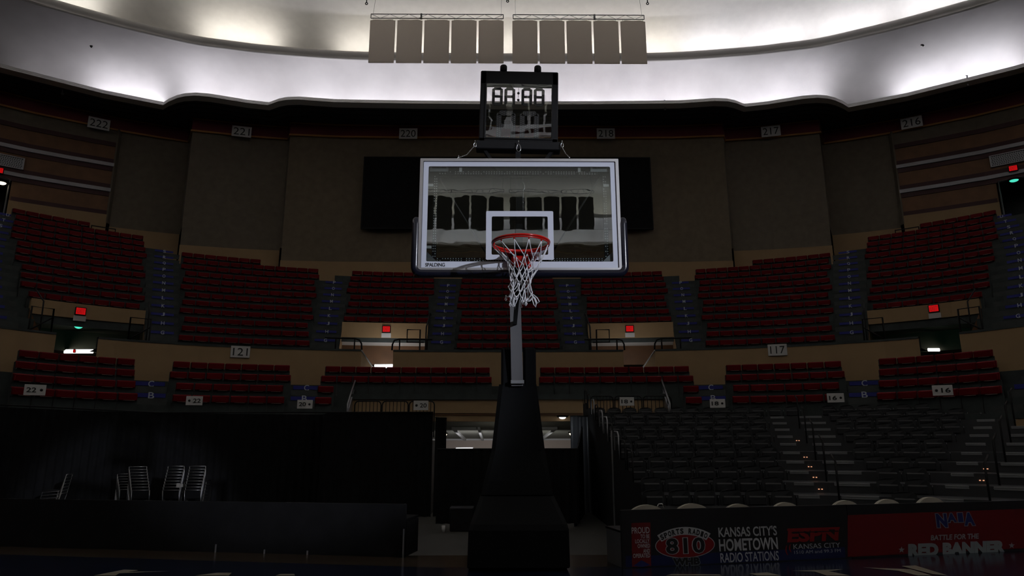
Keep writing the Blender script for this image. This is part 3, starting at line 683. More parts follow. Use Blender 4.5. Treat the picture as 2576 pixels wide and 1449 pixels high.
for x, y, sg, lab in ((18, 406, -1, 'perforated metal vent grille on the left brown wall'), (2532, 400, 1, 'perforated metal vent grille on the right brown wall')):
    pl = mirrored(SDL, sg); pl = pl[::-1] if sg < 0 else pl; h, xd = wall_hit(x, y, pl); F = frame((0, 0, 0), xd)
    t = empty('vent_grille', h+Vector((0, -0.12, 0)), lab, 'vent', 'perforated vent grilles')
    mb = MB()
    for dx, dz, w_, h_ in ((0, .30, 1.6, .05), (0, -.30, 1.6, .05), (-.78, 0, .05, .62), (.78, 0, .05, .62)): mb.box((dx, 0, dz), (w_, .06, h_), WSTRIP)
    mb.obj('frame', None, t, M=F); mb = MB()
    for a in range(15):
        for b in range(6):
            mb.tube([(-.70+a*.0975+(b % 2)*.03, -.005, -.24+b*.0975), (-.70+a*.0975+(b % 2)*.03, .01, -.24+b*.0975)], 0.030, 6, SOFFIT, smooth=False)
    mb.box((0, 0.02, 0), (1.54, .02, .58), GREYMET); mb.obj('perforated_plate', None, t, M=F)
def dome_lamp(name, p, r, m_, lab, cat='lamp', flat=0.3, group=None):
    t = empty(name, p, lab, cat, group)
    MB().tube([(0, 0, .03), (0, 0, .08)], [r*1.5, r*1.7], 20, BLACKMET).obj('rim', None, t)
    rows = [[(r*math.cos(a)*math.cos(u), r*math.cos(a)*math.sin(u), -r*flat*math.sin(a)+.03) for u in np.linspace(0, 2*PI, 20, endpoint=False)] for a in np.linspace(0, 1.5, 6)]
    MB().grid(rows, m_, True, True).obj('globe', None, t)
for x, y, sg, lab in ((198, 818, -1, 'round green ceiling lamp in the far left tunnel mouth'), (2356, 811, 1, 'round green ceiling lamp in the far right tunnel mouth')):
    s = sg*14.2; p = at_y(x, y, P3(s, row_d(3)+.05, 0).y)+Vector((0, 0, -.04)); dome_lamp('ceiling_lamp', p, 0.16, GREENLIT, lab, 'ceiling lamp', 0.8, 'round green ceiling lamps')
    l = bpy.data.lights.new('green_lamp_light', 'POINT'); l.energy = 1.2; l.color = (.2, 1, .75); l.shadow_soft_size = .1; o = bpy.data.objects.new('green_lamp_light', l); col.objects.link(o); o.location = p+Vector((0, -.1, -.3))
dome_lamp('ceiling_lamp', at_y(4, 461, 33.6), 0.2, WARMLIT, 'pale lamp in the dark doorway at the upper left edge', 'ceiling lamp', 0.5)
dome_lamp('ceiling_lamp', at_y(2551, 455, 33.2), 0.2, GREENLIT, 'small green lamp in the dark doorway at the upper right', 'ceiling lamp', 0.4)
HK = [((566, 31), 'pair of tiny hooks on the dome, left of the hanging panels', 2), ((922, 9), 'tiny dark hook on the dome above the left panel corner', 1), ((1277, 3), 'tiny dark hook on the dome above the gap in the panels', 1), ((1629, 9), 'tiny dark hook on the dome above the right panel corner', 1), ((1984, 35), 'pair of tiny hooks on the dome, right of the hanging panels', 2)]
for (x, y), lab, n_ in HK:
    p = at_z(x, y, 24.35); t = empty('ceiling_hook', p, lab, 'hook', 'tiny ceiling hooks')
    mb = MB()
    for k in range(n_):
        dx = (k-.5)*.36 if n_ == 2 else 0
        mb.tube([(dx, 0, .2), (dx, 0, .05)], .03, 6, BLACKMET); mb.tube([(dx+.06*math.cos(a), 0, .06*math.sin(a)) for a in np.linspace(0, 2*PI, 10, endpoint=False)], .025, 6, BLACKMET, closed=True)
    mb.obj('hook', None, t)
for x, y, lab in ((228, 116, 'tiny dark hook on the white cove at the upper left'), (2321, 113, 'tiny dark hook on the white cove at the upper right')):
    p = at_z(x, y, 20.9); t = empty('ceiling_hook', p, lab, 'hook', 'tiny ceiling hooks'); MB().tube([(0, .1, .06), (0, 0, 0), (.05, 0, -.06)], .045, 6, BLACKMET).obj('hook', None, t)
for x, y0, y1, lab in ((157, 208, 236, 'thin metal rod bracket on the cove edge, upper left'), (1673, 252, 275, 'thin metal rod bracket on the cove edge above sign 218'), (2433, 190, 214, 'thin metal rod bracket on the cove edge, upper right')):
    q = at_z(x, y0+14, 19.85); t = empty('edge_bracket', q, lab, 'bracket', 'thin rods on the cove edge')
    a = at_y(x, y0, q.y-.1)-q; b = at_y(x, y1, q.y-.1)-q
    MB().tube([a+Vector((-.06, 0, 0)), a, a*.5+b*.5, b], .03, 6, GREYMET).obj('rod', None, t); MB().box(b, (.1, .1, .1), GREYMET).obj('clamp', None, t)

# ------------------------------------------------------------------ black screen on the end wall
t = empty('wall_screen', (0, 36.9, 13.27), 'large black screen hanging on the brown end wall behind the backboard', 'screen')
MB().box((0.0, 0, 2.15), (16.45, 0.12, 4.3), CLOTH).obj('screen_cloth', None, t)
mb = MB()
for z in (0.0, 4.3): mb.box((0, -.02, z), (16.55, 0.16, 0.06), BLACKMET)
for x in (-8.25, 8.25): mb.box((x, -.02, 2.15), (.06, .16, 4.3), BLACKMET)
mb.obj('screen_frame', None, t)

# ------------------------------------------------------------------ hanging acoustic panels and trusses
def truss(x0, x1, Y, z, lab, h_=0.22, drop=3.3):
    t = empty('lighting_truss', ((x0+x1)/2, Y, z), lab, 'truss', 'trusses over the hanging panels'); L = x1-x0
    mb = MB()
    for zz in (0, h_): mb.tube([(-L/2, 0, zz), (L/2, 0, zz)], .022, 6, GREYMET)
    n = 14
    for i in range(n): a = -L/2+L*i/n; mb.tube([(a, 0, 0 if i % 2 else h_), (a+L/n, 0, h_ if i % 2 else 0)], .010, 5, GREYMET)
    for x in (-L/2, L/2): mb.tube([(x, 0, 0), (x, 0, h_)], .02, 5, GREYMET)
    mb.obj('truss_frame', None, t)
    MB().box((0.12*L*(1 if x0 > 0 else -1), 0, h_/2), (.08, .08, h_+.05), GREYMET).obj('splice_plate', None, t)
    for x in (-L/2+.1, L/2-.1): MB().tube([(x, 0, h_), (x, 1.0 if Y > 0 else -1.0, drop)], .008, 4, GREYMET).obj('suspension_cable', None, t)
def panel(x, Y, z, w_, h_, lab, grp, zt, pm=PANEL):
    t = empty('hanging_panel', (x, Y, z), lab, 'panel', grp)
    rows = []
    for yy in (-0.02, 0.02):
        rows.append([(-w_/2, yy, 0), (w_/2, yy, 0), (w_/2, yy, h_*.97), (w_*.3, yy, h_), (0, yy, h_*.99), (-w_*.3, yy, h_*1.0), (-w_/2, yy, h_*.975)])
    mb = MB(); mb.add(rows[0]+rows[1], [tuple(range(7)), tuple(range(13, 6, -1))]+[(i, (i+1) % 7, (i+1) % 7+7, i+7) for i in range(7)], pm); mb.obj('panel_sheet', None, t)
    for xx in (-w_*.4, w_*.4): MB().tube([(xx, 0, h_*.98), (xx, 0, zt-z-0.025)], .008, 4, GREYMET).obj('strap', None, t)
X0 = [-6.42+1.262*i for i in range(5)]+[0.20+1.262*i for i in range(5)]
for i, x in enumerate(X0):
    side = 'left' if i < 5 else 'right'
    panel(x+0.585, 28.3, 18.47, 1.165, 2.24, 'grey acoustic panel hanging under the dome, %s of the %s five' % (ORD[i % 5]+' from left', side), 'grey panels hanging under the dome', 20.78)
truss(-6.40, -0.22, 28.3, 20.78, 'thin grey truss above the left five hanging panels'); truss(0.24, 6.38, 28.3, 20.78, 'thin grey truss above the right five hanging panels')
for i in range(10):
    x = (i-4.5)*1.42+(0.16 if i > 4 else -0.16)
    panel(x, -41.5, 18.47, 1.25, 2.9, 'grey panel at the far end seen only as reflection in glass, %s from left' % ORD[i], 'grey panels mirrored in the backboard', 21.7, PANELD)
truss(-7.2, -0.22, -41.5, 21.7, 'far truss seen only as a reflection in the backboard, left one', drop=2.4); truss(0.22, 7.2, -41.5, 21.7, 'far truss seen only as a reflection in the backboard, right one', drop=2.4)

# ------------------------------------------------------------------ the basketball hoop and its stand
BX, BY = 0.0, 5.90
hoop = empty('basketball_hoop', (0.02, 8.7, 0.0), 'portable basketball hoop with glass backboard, red rim, white net and black padded base', 'basketball hoop')
HO = Matrix.Translation((-0.02, -8.7, 0))
def hp(mb, name, parent=hoop): return mb.obj(name, None, parent, M=HO)
# glass and its painted lines
gl = hp(MB().box((0, BY+.006, 3.429), (1.786, .012, 1.02), GLASS), 'backboard_glass')
def frame_rect(mb, x0, x1, z0, z1, wx, wz0, wz1, y0, y1, m_, rad=0.012):
    # rectangular ring with slightly rounded inner corners
    def rr(a0, a1, b0, b1, r):
        pts = []
        for cx, cz, st in ((a1-r, b1-r, 0), (a0+r, b1-r, 90), (a0+r, b0+r, 180), (a1-r, b0+r, 270)):
            for k in range(5): a = math.radians(st+k*22.5); pts.append((cx+r*math.cos(a), cz+r*math.sin(a)))
        return pts
    o = rr(x0, x1, z0, z1, rad); i = rr(x0+wx, x1-wx, z0+wz0, z1-wz1, rad); n = len(o)
    vs_ = [(x, y0, z) for x, z in o]+[(x, y0, z) for x, z in i]+[(x, y1, z) for x, z in o]+[(x, y1, z) for x, z in i]
    fs = []
    for k in range(n):
        j = (k+1) % n
        fs += [(k, j, n+j, n+k), (2*n+k, 3*n+k, 3*n+j, 2*n+j), (k, 2*n+k, 2*n+j, j), (n+k, n+j, 3*n+j, 3*n+k)]
    mb.add(vs_, fs, m_); return mb
hp(frame_rect(MB(), -.888, .888, 2.918, 3.937, .050, .062, .048, BY-.002, BY, PAINTW), 'border_line')
hp(frame_rect(MB(), -.305, .305, 2.996, 3.455, .051, .047, .051, BY-.0025, BY-.0005, PAINTW), 'target_square')
mb = MB(); frame_rect(mb, -.915, .915, 2.896, 3.963, .028, .024, .026, BY-.014, BY+.05, ALU, .006); fr = hp(mb, 'backboard_frame')
hp(frame_rect(MB(), -.8875, .8875, 2.916, 3.938, .004, .004, .004, BY-.004, BY+.02, BLACKMET, .006), 'frame_gasket', fr)
fr.children[0].parent = fr
text('maker_lettering', 'SPALDING', HO @ Matrix.Translation((-.757, BY-.003, 2.949)), .175, .034, SIGNK, hoop, bold=.012, spacing=.92, depth=.0015)
# navy padding around the lower edge
pth = [(-.938, BY+.012, z) for z in (3.400, 3.395, 3.385, 3.365, 3.33, 3.1, 2.95)]+[(-.938+.06*(1-math.cos(a)), BY+.012, 2.935-.06*math.sin(a)) for a in np.linspace(.2, PI/2, 5)]+[(-.5, BY+.012, 2.873)]
full = pth+[(-x, y, z) for x, y, z in pth[::-1]]; rd = [.004, .018, .028, .035, .038]+[.038]*(len(pth)-5); rd = rd+rd[::-1]
hp(MB().tube(full, rd, 14, PADNAVY), 'edge_padding')
# dotted perforated channels behind the glass
for nm, c, d in (('top', (0, BY+.06, 3.848), (1.50, .02, .034)), ('bottom', (0, BY+.06, 3.012), (1.56, .02, .034)), ('left', (-.775, BY+.06, 3.43), (.04, .02, .80)), ('right', (.79, BY+.06, 3.43), (.04, .02, .80))):
    mb = MB().box(c, d, BLACKMET); L_ = max(d[0], d[2]); hz = d[0] > d[2]; k = int(L_/.024)
    for i in range(k):
        a = -L_/2+.012+i*.024
        for b in (-.009, .009):
            if random.random() < .12: continue
            x, z = (c[0]+a, c[2]+b) if hz else (c[0]+b, c[2]+a)
            mb.box((x, c[1]-.011, z), (.0085, .002, .0085), SIGNW)
    hp(mb, 'perforated_channel')
for x, z, w_, h_ in ((-.545, 3.868, .024, .045), (.555, 3.868, .024, .045), (-.82, 3.715, .05, .024), (.80, 3.715, .05, .024), (-.82, 3.12, .045, .026)):
    hp(MB().box((x, BY+.03, z), (w_, .02, h_), SIGNW), 'mounting_tab')
for x in (-.60, -.33, .36, .62): hp(MB().box((x, BY+.03, 2.985), (.012, .02, .03), GREYMET).box((x, BY+.03, 2.975), (.03, .02, .01), GREYMET), 'mounting_tab')
for sg in (-1, 1):
    hp(MB().box((sg*.745, BY+.035, 3.875), (.17, .012, .045), GREYMET).box((sg*.745, BY+.026, 3.888), (.13, .006, .012), SOFFIT).box((sg*.72, BY+.024, 3.888), (.009, .006, .009), CHROME), 'corner_plate')
    hp(MB().prism([(sg*.838, 2.982), (sg*.838, 3.08), (sg*.74, 2.982)], 'y', BY+.03, BY+.036, GREYMET), 'corner_gusset')
    hp(MB().tube([(sg*.74, BY+.08, 3.80), (sg*.30, BY+.42, 3.15)], .008, 8, SEATMET), 'brace_rod')
hp(MB().box((0, BY+.14, 3.45), (.06, .06, 1.05), BLACKMET).box((0, BY+.10, 3.0), (.5, .08, .09), BLACKMET).box((0, BY+.09, 3.84), (1.5, .04, .03), BLACKMET), 'backboard_carrier')
# boom, head block and end cap
a = Vector((0.0, 8.95, 3.45)); b = Vector((0.03, 9.10, 2.14)); dv = (b-a).normalized(); Rm = frame((0, 0, 0), (1, 0, 0), dv.cross(Vector((1, 0, 0)))*-1).to_3x3()
def beam(mb, p, q, w_, h_, m_, bev=.0, w2=None):
    p = Vector(p); q = Vector(q); d_ = (q-p).normalized(); sx = Vector((1, 0, 0)); up_ = sx.cross(d_).normalized(); w2 = w2 or w_
    vs_ = []
    for c, ww in ((p, w_), (q, w2)):
        for i, j in ((-1, -1), (1, -1), (1, 1), (-1, 1)): vs_.append(c+sx*i*ww/2+up_*j*h_/2)
    return mb.add(vs_, [(0, 1, 2, 3), (7, 6, 5, 4), (0, 4, 5, 1), (1, 5, 6, 2), (2, 6, 7, 3), (3, 7, 4, 0)], m_)
bm = hp(beam(MB(), a, b, .145, .10, BOOM, w2=.155), 'mast')
o_ = hp(MB().box((.03, 9.05, 2.185), (.18, .10, .05), GREYMET, bev=.006), 'mast_foot_plate')
hp(beam(MB(), (0, 6.04, 2.93), (0.004, 6.50, 2.82), .12, .10, BLACKMET).box((.003, 6.52, 2.835), (.125, .10, .13), BLACKMET, bev=.01), 'boom_head')
hp(beam(MB(), (0, 6.08, 3.5), (0.0, 8.95, 3.42), .07, .07, BLACKMET), 'upper_arm'); hp(beam(MB(), (0, 6.08, 3.0), (0.0, 8.95, 2.96), .05, .05, BLACKMET), 'lower_arm')
# padded uprights and the big black padded base
for x0, x1 in ((-.205, -.068), (.092, .262)): hp(MB().box(((x0+x1)/2+.02, 9.22, 2.35), (x1-x0, .22, .62), PADBLK, bev=.03), 'upright_pad')
def loft(sections, m_):       # (z, y front, y back, half width left, half width right)
    mb = MB(); rows = []
    for z, yf, yb, xl, xr in sections:
        r = .05; rows.append([(xl+r, yf, z), (xr-r, yf, z), (xr, yf+r, z), (xr, yb-r, z), (xr-r, yb, z), (xl+r, yb, z), (xl, yb-r, z), (xl, yf+r, z)])
    mb.grid(rows, m_, False, True); n_ = len(rows)*8
    mb.add(rows[0], [tuple(range(8))[::-1]], m_); mb.add(rows[-1], [tuple(range(8))], m_); return mb
hp(loft([(0.03, 8.12, 10.3, -.548, .590), (0.05, 8.09, 10.3, -.555, .597), (.44, 8.09, 10.3, -.545, .592), (.50, 8.13, 10.3, -.53, .578), (.775, 8.58, 10.3, -.435, .462)], PADBLK), 'base_pad')
hp(loft([(.79, 8.60, 10.25, -.425, .455), (.95, 8.66, 10.2, -.39, .43), (1.30, 8.85, 10.1, -.305, .375), (2.165, 9.12, 9.75, -.212, .288)], PADBLK), 'mast_pad')
for x in (-.45, .49):
    for y in (8.5, 9.9): hp(MB().tube([(x-.02, y, .04), (x+.02, y, .04)], .04, 12, BLACKMET), 'caster')
# rim
RC = Vector((0, 5.515, 3.035))
def circ(r, z, n=48, c=RC): return [(c.x+r*math.cos(2*PI*i/n), c.y+r*math.sin(2*PI*i/n), z) for i in range(n)]
rim = hp(MB().tube(circ(.2385, 3.040), .0105, 10, RIMRED, True).tube(circ(.2385, 3.022), .006, 8, RIMRED, True), 'rim')
mb = MB(); mb.prism([(-.10, 5.72), (.10, 5.72), (.17, BY-.02), (-.17, BY-.02)], 'z', 3.022, 3.034, RIMRED)
mb.box((0, BY-.012, 2.985), (.20, .02, .12), RIMRED, bev=.004); mb.box((0, BY-.07, 2.955), (.155, .11, .11), RIMRED, bev=.02); mb.tube([(.03, BY-.12, 2.92), (.055, BY-.13, 2.915), (.075, BY-.10, 2.90)], .018, 8, RIMRED)
for sg in (-1, 1):
    arc = [(RC.x+.2385*math.cos(t), RC.y+.2385*math.sin(t)) for t in np.linspace(math.radians(20 if sg > 0 else 160), math.radians(75 if sg > 0 else 105), 8)]
    poly = arc+[(sg*.10, BY-.02), (sg*.17, BY-.02)]
    mb.prism(poly, 'z', 3.014, 3.020, RIMRED)
hp(mb, 'rim_bracket')
for i in range(12):
    a_ = 2*PI*(i+.5)/12; p = Vector((RC.x+.232*math.cos(a_), RC.y+.232*math.sin(a_), 3.01)); mb2 = MB().tube([p+Vector((0, 0, .012)), p+Vector((0, 0, -.006))], .006, 6, RIMRED)
    mb2.obj('net_hook', None, rim, M=HO)
# net
random.seed(21)
levels = [(3.006, .232), (2.872, .146), (2.80, .112), (2.735, .097), (2.668, .090), (2.605, .088), (2.555, .090)]
K = []
for li, (z, r) in enumerate(levels):
    row = []
    for i in range(12):
        a_ = 2*PI*(i+(.5 if li % 2 == 0 else 0.0))/12; j = 0 if li == 0 else .010+.004*li
        row.append(Vector((RC.x+(r+random.uniform(-j, j))*math.cos(a_+random.uniform(-j, j)*2)+(.0 if li == 0 else -.008*li+.03), RC.y+(r+random.uniform(-j, j))*math.sin(a_), z+random.uniform(-j, j)*1.1)))
    K.append(row)
mb = MB()
def strand(p, q, sag, r=.0040):
    m_ = (p+q)/2+Vector((0, 0, -sag))+Vector((random.uniform(-.004, .004), random.uniform(-.004, .004), 0)); mb.tube([p, p*.5+m_*.5+Vector((0, 0, -sag*.2)), m_, q*.5+m_*.5+Vector((0, 0, -sag*.2)), q], r, 6, CORD)
for li in range(len(K)-1):
    for i in range(12):
        o2 = (i+1) % 12 if li % 2 == 0 else (i-1) % 12
        strand(K[li][i], K[li+1][i], .004+.003*li*random.random()); strand(K[li][i], K[li+1][o2], .004+.003*li*random.random())
for li in range(1, len(K)):
    for p in K[li]: mb.tube([p+Vector((0, 0, .010)), p, p-Vector((0, 0, .010))], [.004, .0065, .004], 6, CORD)
for i, p in enumerate(K[-1]):           # the loose loops at the bottom
    dl = random.uniform(.018, .04); mb.tube([p, p+Vector((.008, 0, -dl*.7)), p+Vector((.0, .004, -dl)), p+Vector((-.008, 0, -dl*.7)), p+Vector((0, .002, -.003))], .0034, 6, CORD)
q = Vector((RC.x+.075, RC.y-.09, 2.575))
mb.tube([q, q+Vector((.03, 0, -.035)), q+Vector((.045, 0, -.075)), q+Vector((.04, 0, -.105)), q+Vector((.025, 0, -.085)), q+Vector((.01, 0, -.03))], .0045, 6, CORD)
mb.tube([q+Vector((.02, 0, 0)), q+Vector((.055, 0, -.03)), q+Vector((.07, 0, -.06)), q+Vector((.055, 0, -.075)), q+Vector((.035, 0, -.03)), q], .004, 6, CORD)
hp(mb, 'net')

# ------------------------------------------------------------------ shot clock above the backboard
CY = 6.33; clock = empty('shot_clock', (0, CY, 4.24), 'black shot clock box with unlit 88:88 digits above the glass backboard', 'shot clock')
CO = Matrix.Rotation(math.radians(1.2), 4, 'Y') @ Matrix.Translation((-0.003, 0, 0))
def cp(mb, name, parent=clock): return mb.obj(name, None, parent, M=CO)
mb = MB()
for c, d in (((0, 0, .783), (.79, .07, .155)), ((0, 0, .10), (.79, .07, .05)), ((-.3625, 0, .46), (.065, .07, .80)), ((.3625, 0, .46), (.065, .07, .80))): mb.box(c, d, BLACKMET, bev=.01)
cp(mb, 'housing')
cp(frame_rect(MB(), -.345, .345, .105, .722, .014, .014, .014, -.045, -.03, BLACKMET), 'window_bezel')
T_ = Matrix.Translation((0, -.020, .41)) @ Matrix.Rotation(math.radians(4.9), 4, 'X')
pn = MB().box((0, 0, 0), (.665, .004, .60), PLEXI).obj('window_pane', None, clock, M=CO @ T_)
MB().box((0, 0, 0), (.665, .003, .61), glass('back_pane_glass', 0.01, (0.99, 0.99, 0.99), 0.0, 3.0)).obj('back_pane', None, clock, M=CO @ Matrix.Translation((0, .036, .41)))
def digit8(mb, cx, cz, w_, h_, t, y, m_=DIGIT):
    ch = t*.75; x0, x1, z0, z1 = cx-w_/2, cx+w_/2, cz-h_/2, cz+h_/2
    out = [(x0+ch, z0), (x1-ch, z0), (x1, z0+ch), (x1, z1-ch), (x1-ch, z1), (x0+ch, z1), (x0, z1-ch), (x0, z0+ch)]
    P_ = lambda pl: mb.prism(pl, 'y', y, y+.006, m_)
    P_([(x0+ch, z0), (x1-ch, z0), (x1-t*.2, z0+t), (x0+t*.2, z0+t)]); P_([(x0+t*.2, z1-t), (x1-t*.2, z1-t), (x1-ch, z1), (x0+ch, z1)])
    P_([(x0, z0+ch), (x0+t*.35, z0+ch*.55), (x0+t, z0+t), (x0+t, z1-t), (x0+t*.35, z1-ch*.55), (x0, z1-ch)]); P_([(x1, z1-ch), (x1-t*.35, z1-ch*.55), (x1-t, z1-t), (x1-t, z0+t), (x1-t*.35, z0+ch*.55), (x1, z0+ch)])
    P_([(x0+t, cz-t*.45), (x1-t, cz-t*.45), (x1-t, cz+t*.45), (x0+t, cz+t*.45)])
for k, cx in enumerate((-.2215, -.0955, .0785, .204)): mb = MB(); digit8(mb, cx, .600, .110, .200, .029, .016); cp(mb, 'small_digit')
mb = MB()
for z in (.64, .565): mb.tube([(-.008, .016, z), (-.008, .022, z)], .013, 14, DIGIT)
mb.box((-.008, .018, .65), (.004, .004, .12), DIGIT); cp(mb, 'colon')
DOTD = mat('dotted_digit_segment', (0.012, 0.012, 0.012), 0.5)
for cx in (-.128, .108):
    mb = MB(); digit8(mb, cx, .275, .196, .34, .052, .022, DOTD)
    for i in range(9):
        for j in range(15):
            x = cx-.084+i*.021; z = .265-.147+j*.021+(.01 if i % 2 else 0)
            ins = not (abs(x-cx) < .046 and .024 < abs(z-.265) < .113) and abs(x-cx)+abs(z-.265) < .225
            if ins: mb.box((x, .020, z+.01), (.005, .003, .005), GREYMET)
    cp(mb, 'large_digit')
for x in (-.165, .185): cp(MB().tube([(x, 0, .85), (x, 0, .925), (x, 0, .935)], [.036, .036, .03], 18, BLACKMET), 'horn')
cp(MB().box((0, 0, .035), (.84, .12, .09), BLACKMET, bev=.008), 'bottom_bar')
for sg in (-1, 1): cp(beam(MB(), (sg*.34, 0, .0), (sg*.17, -.12, -.30), .035, .035, BLACKMET), 'support_strut')
cp(MB().box((0, .0, -.13), (.05, .05, .30), BLACKMET), 'centre_post')
def chain(pts, name='chain', par=clock):
    mb = MB(); P_ = [Vector(p) for p in pts]
    for a_, b_ in zip(P_, P_[1:]):
        L = (b_-a_).length; n_ = max(1, int(L/.022)); dv_ = (b_-a_)/n_
        for i in range(n_):
            c = a_+dv_*(i+.5); t_ = dv_.normalized(); u = t_.orthogonal().normalized(); u = u if i % 2 else t_.cross(u)
            mb.tube([c+t_*.012, c+u*.005, c-t_*.012, c-u*.005], .0022, 5, CHROME, closed=True)
    return mb.obj(name, None, par)
def hookmesh(p, s=1.0, par=clock, name='snap_hook'):
    p = Vector(p); mb = MB(); mb.tube([p+Vector((0, 0, .05*s)), p+Vector((0, 0, .02*s))], .004, 6, CHROME)
    mb.tube([p+Vector((.017*s*math.sin(a_)*(1-.35*math.cos(a_)), 0, -.02*s+.035*s*math.cos(a_))) for a_ in np.linspace(0, 2*PI, 14, endpoint=False)], .0035, 6, CHROME, closed=True); mb.obj(name, None, par)
hookmesh((-.43, -.08, .04), .7); hookmesh((0.0, -.10, .01), 1.15); hookmesh((.43, -.08, .04), .7)
chain([(-.43, -.08, .02), (-.50, -.24, -.15), (-.56, -.40, -.25)]); chain([(.43, -.08, .0), (.45, -.24, -.14), (.47, -.40, -.25)])
def hookm2(p): hookmesh(p, .45)
hookm2((-.565, -.41, -.255)); hookmesh((.03, -.28, -.46), 1.2); chain([(.035, -.28, -.52), (.035, -.28, -.75)])

# ------------------------------------------------------------------ scorer's table with printed boards (right) and draped table (left)
TU = Vector((.9769, .2137, 0)).normalized()
def board_table(name, o, u, L, h, lab, face, depth=.5):
    u = Vector(u).normalized(); back = Vector((-u.y, u.x, 0)); o = Vector(o)
    t = empty(name, o, lab, 'table'); F = frame((0, 0, 0), u)
    MB().box((L/2, .02, h/2), (L, .04, h), face).obj('front_board', None, t, M=F)
    MB().box((L/2, depth/2+.03, h*.62), (L, depth, .024), BLACKMET).obj('table_top', None, t, M=F)
    for x in (.012, L-.012): MB().box((x, depth/2+.02, h*.3), (.024, depth-.04, h*.6), GREYMET if x < .1 else BLACKMET).obj('side_panel', None, t, M=F)
    return t, F
T0 = Vector((1.217, 8.312, 0))
tbl, TF = board_table('scorers_table', T0, TU, 3.02, .635, 'black scorer table with radio station lettering, right of the hoop base', BLKPAN)
red0 = T0+TU*3.03
rtb, RF = board_table('banner_table', red0, TU, 2.95, .635, 'scorer table with red banner board at the lower right corner', BLKPAN)
tn = Vector((TU.y, -TU.x, 0))
def tab_uv(x, y):
    d = ray(x, y); k = (T0-CAM).dot(tn)/d.dot(tn); p = CAM+d*k; return (p-T0).dot(TU), p.z
def tprint(name, body, cx, cy, w_, h_, m_, par, F, u0=0.0, dep=.006, **kw):
    u1, z1 = tab_uv(cx-w_/2, cy); u2, z2 = tab_uv(cx+w_/2, cy); uc, za = tab_uv(cx, cy-h_/2); _, zb = tab_uv(cx, cy+h_/2)
    return text(name, body, F @ Matrix.Translation(((u1+u2)/2-u0, 0, (za+zb)/2)), u2-u1, za-zb, m_, par, depth=dep, **kw)
def tpoly(mb, pts, m_, u0=0.0, dep=.004):
    P_ = [tab_uv(x, y) for x, y in pts]; mb.add([(u-u0, -dep, z) for u, z in P_], [tuple(range(len(P_)))], m_); return mb
# lower navy fade area of the radio board, red ribbon, logo
tpoly(MB(), [(1574, 1398), (1700, 1396), (1800, 1390), (2125, 1376), (2127, 1403), (1574, 1427)], NAVYPAN, dep=.002).obj('navy_print_band', None, tbl, M=TF)
rb = tpoly(MB(), [(1588, 1316), (1636, 1314), (1638, 1424), (1590, 1426)], REDPAN, dep=.003).obj('red_ribbon_print', None, tbl, M=TF)
tpoly(MB(), [(1593, 1423), (1613, 1409), (1636, 1421), (1615, 1426)], NAVYTXT, dep=.005).obj('blue_diamond_print', None, rb, M=TF)
for b_, cx, cy, w_, h_ in (('PROUD', 1611, 1334, 45, 16), ('TO BE', 1622, 1349, 23, 10), ('LOCALLY', 1615.5, 1361, 36, 10), ('OWNED', 1619, 1373, 31, 10), ('AND', 1626, 1385.5, 17, 10), ('OPERATED', 1613.5, 1397.5, 43, 10.5)):
    tprint('print_lettering', b_, cx, cy, w_, h_, GREYTXT, tbl, TF, bold=.012)
def ell(cx, cy, rx, ry, n=40): return [(cx+rx*math.cos(2*PI*i/n), cy+ry*math.sin(2*PI*i/n)-(rx*math.cos(2*PI*i/n))*.03) for i in range(n)]
lg = tpoly(MB(), ell(1723, 1371.5, 75, 32.5), GREYTXT, dep=.003); tpoly(lg, ell(1723, 1371.5, 73.3, 30.8), REDLOGO, dep=.004)
def arcband(r0, r1, a0, a1, cx=1720.5, cy=1445):
    A = np.linspace(a0, a1, 16); return [(cx+r1*math.sin(a)*1.0, cy-r1*math.cos(a)*.96-(r1*math.sin(a))*.03) for a in A]+[(cx+r0*math.sin(a), cy-r0*math.cos(a)*.96-(r0*math.sin(a))*.03) for a in A[::-1]]
tpoly(lg, arcband(104, 124.5, -.575, .565), GREYTXT, dep=.005); lg.obj('station_logo_print', None, tbl, M=TF)
word = 'SPORTS RADIO'
for i, ch in enumerate(word):
    if ch == ' ': continue
    a = -.51+i*(1.005/11); r = 114; cx = 1720.5+r*math.sin(a); cy = 1445-r*math.cos(a)*.96-r*math.sin(a)*.03; u, z = tab_uv(cx, cy)
    text_mesh(ch, .033 if ch == 'I' else .043, .062, bold=.05, depth=.008).obj('print_lettering', SIGNK, tbl, M=TF @ Matrix.Translation((u, 0, z)) @ Matrix.Rotation(a*.9, 4, 'Y'))
for k_, m_, g in ((0, GREYTXT, 3.2), (1, BLKPAN, 0)): tprint('print_lettering', '810', 1723.5, 1372.5, 98+g, 40+g, m_, tbl, TF, dep=.0055+.001*k_, bold=.065 if k_ == 0 else .03, spacing=1.08)
for k_, m_, g in ((0, DIMTXT, 3.0), (1, BLKPAN, 0)): tprint('print_lettering', 'WHB', 1726, 1412, 68+g, 19+g, m_, tbl, TF, dep=.007+.001*k_, bold=.10 if k_ == 0 else .06)
tprint('print_lettering', "KANSAS CITY'S", 1880, 1336.5, 147, 25, GREYTXT, tbl, TF, bold=.018); tprint('print_lettering', 'HOMETOWN', 1882, 1369, 148, 31, GREYTXT, tbl, TF, bold=.022); tprint('print_lettering', 'RADIO STATIONS', 1885, 1400.5, 147, 24, GREYTXT, tbl, TF, bold=.010)
es = tprint('print_lettering', 'ESPN', 2045, 1345, 134, 35, REDLOGO, tbl, TF, bold=.045, shear=.12)
tpoly(MB(), [(1980, 1329.5), (2112, 1325.5), (2111, 1331), (1979, 1335)], REDLOGO, dep=.007).obj('logo_bar_print', None, tbl, M=TF)
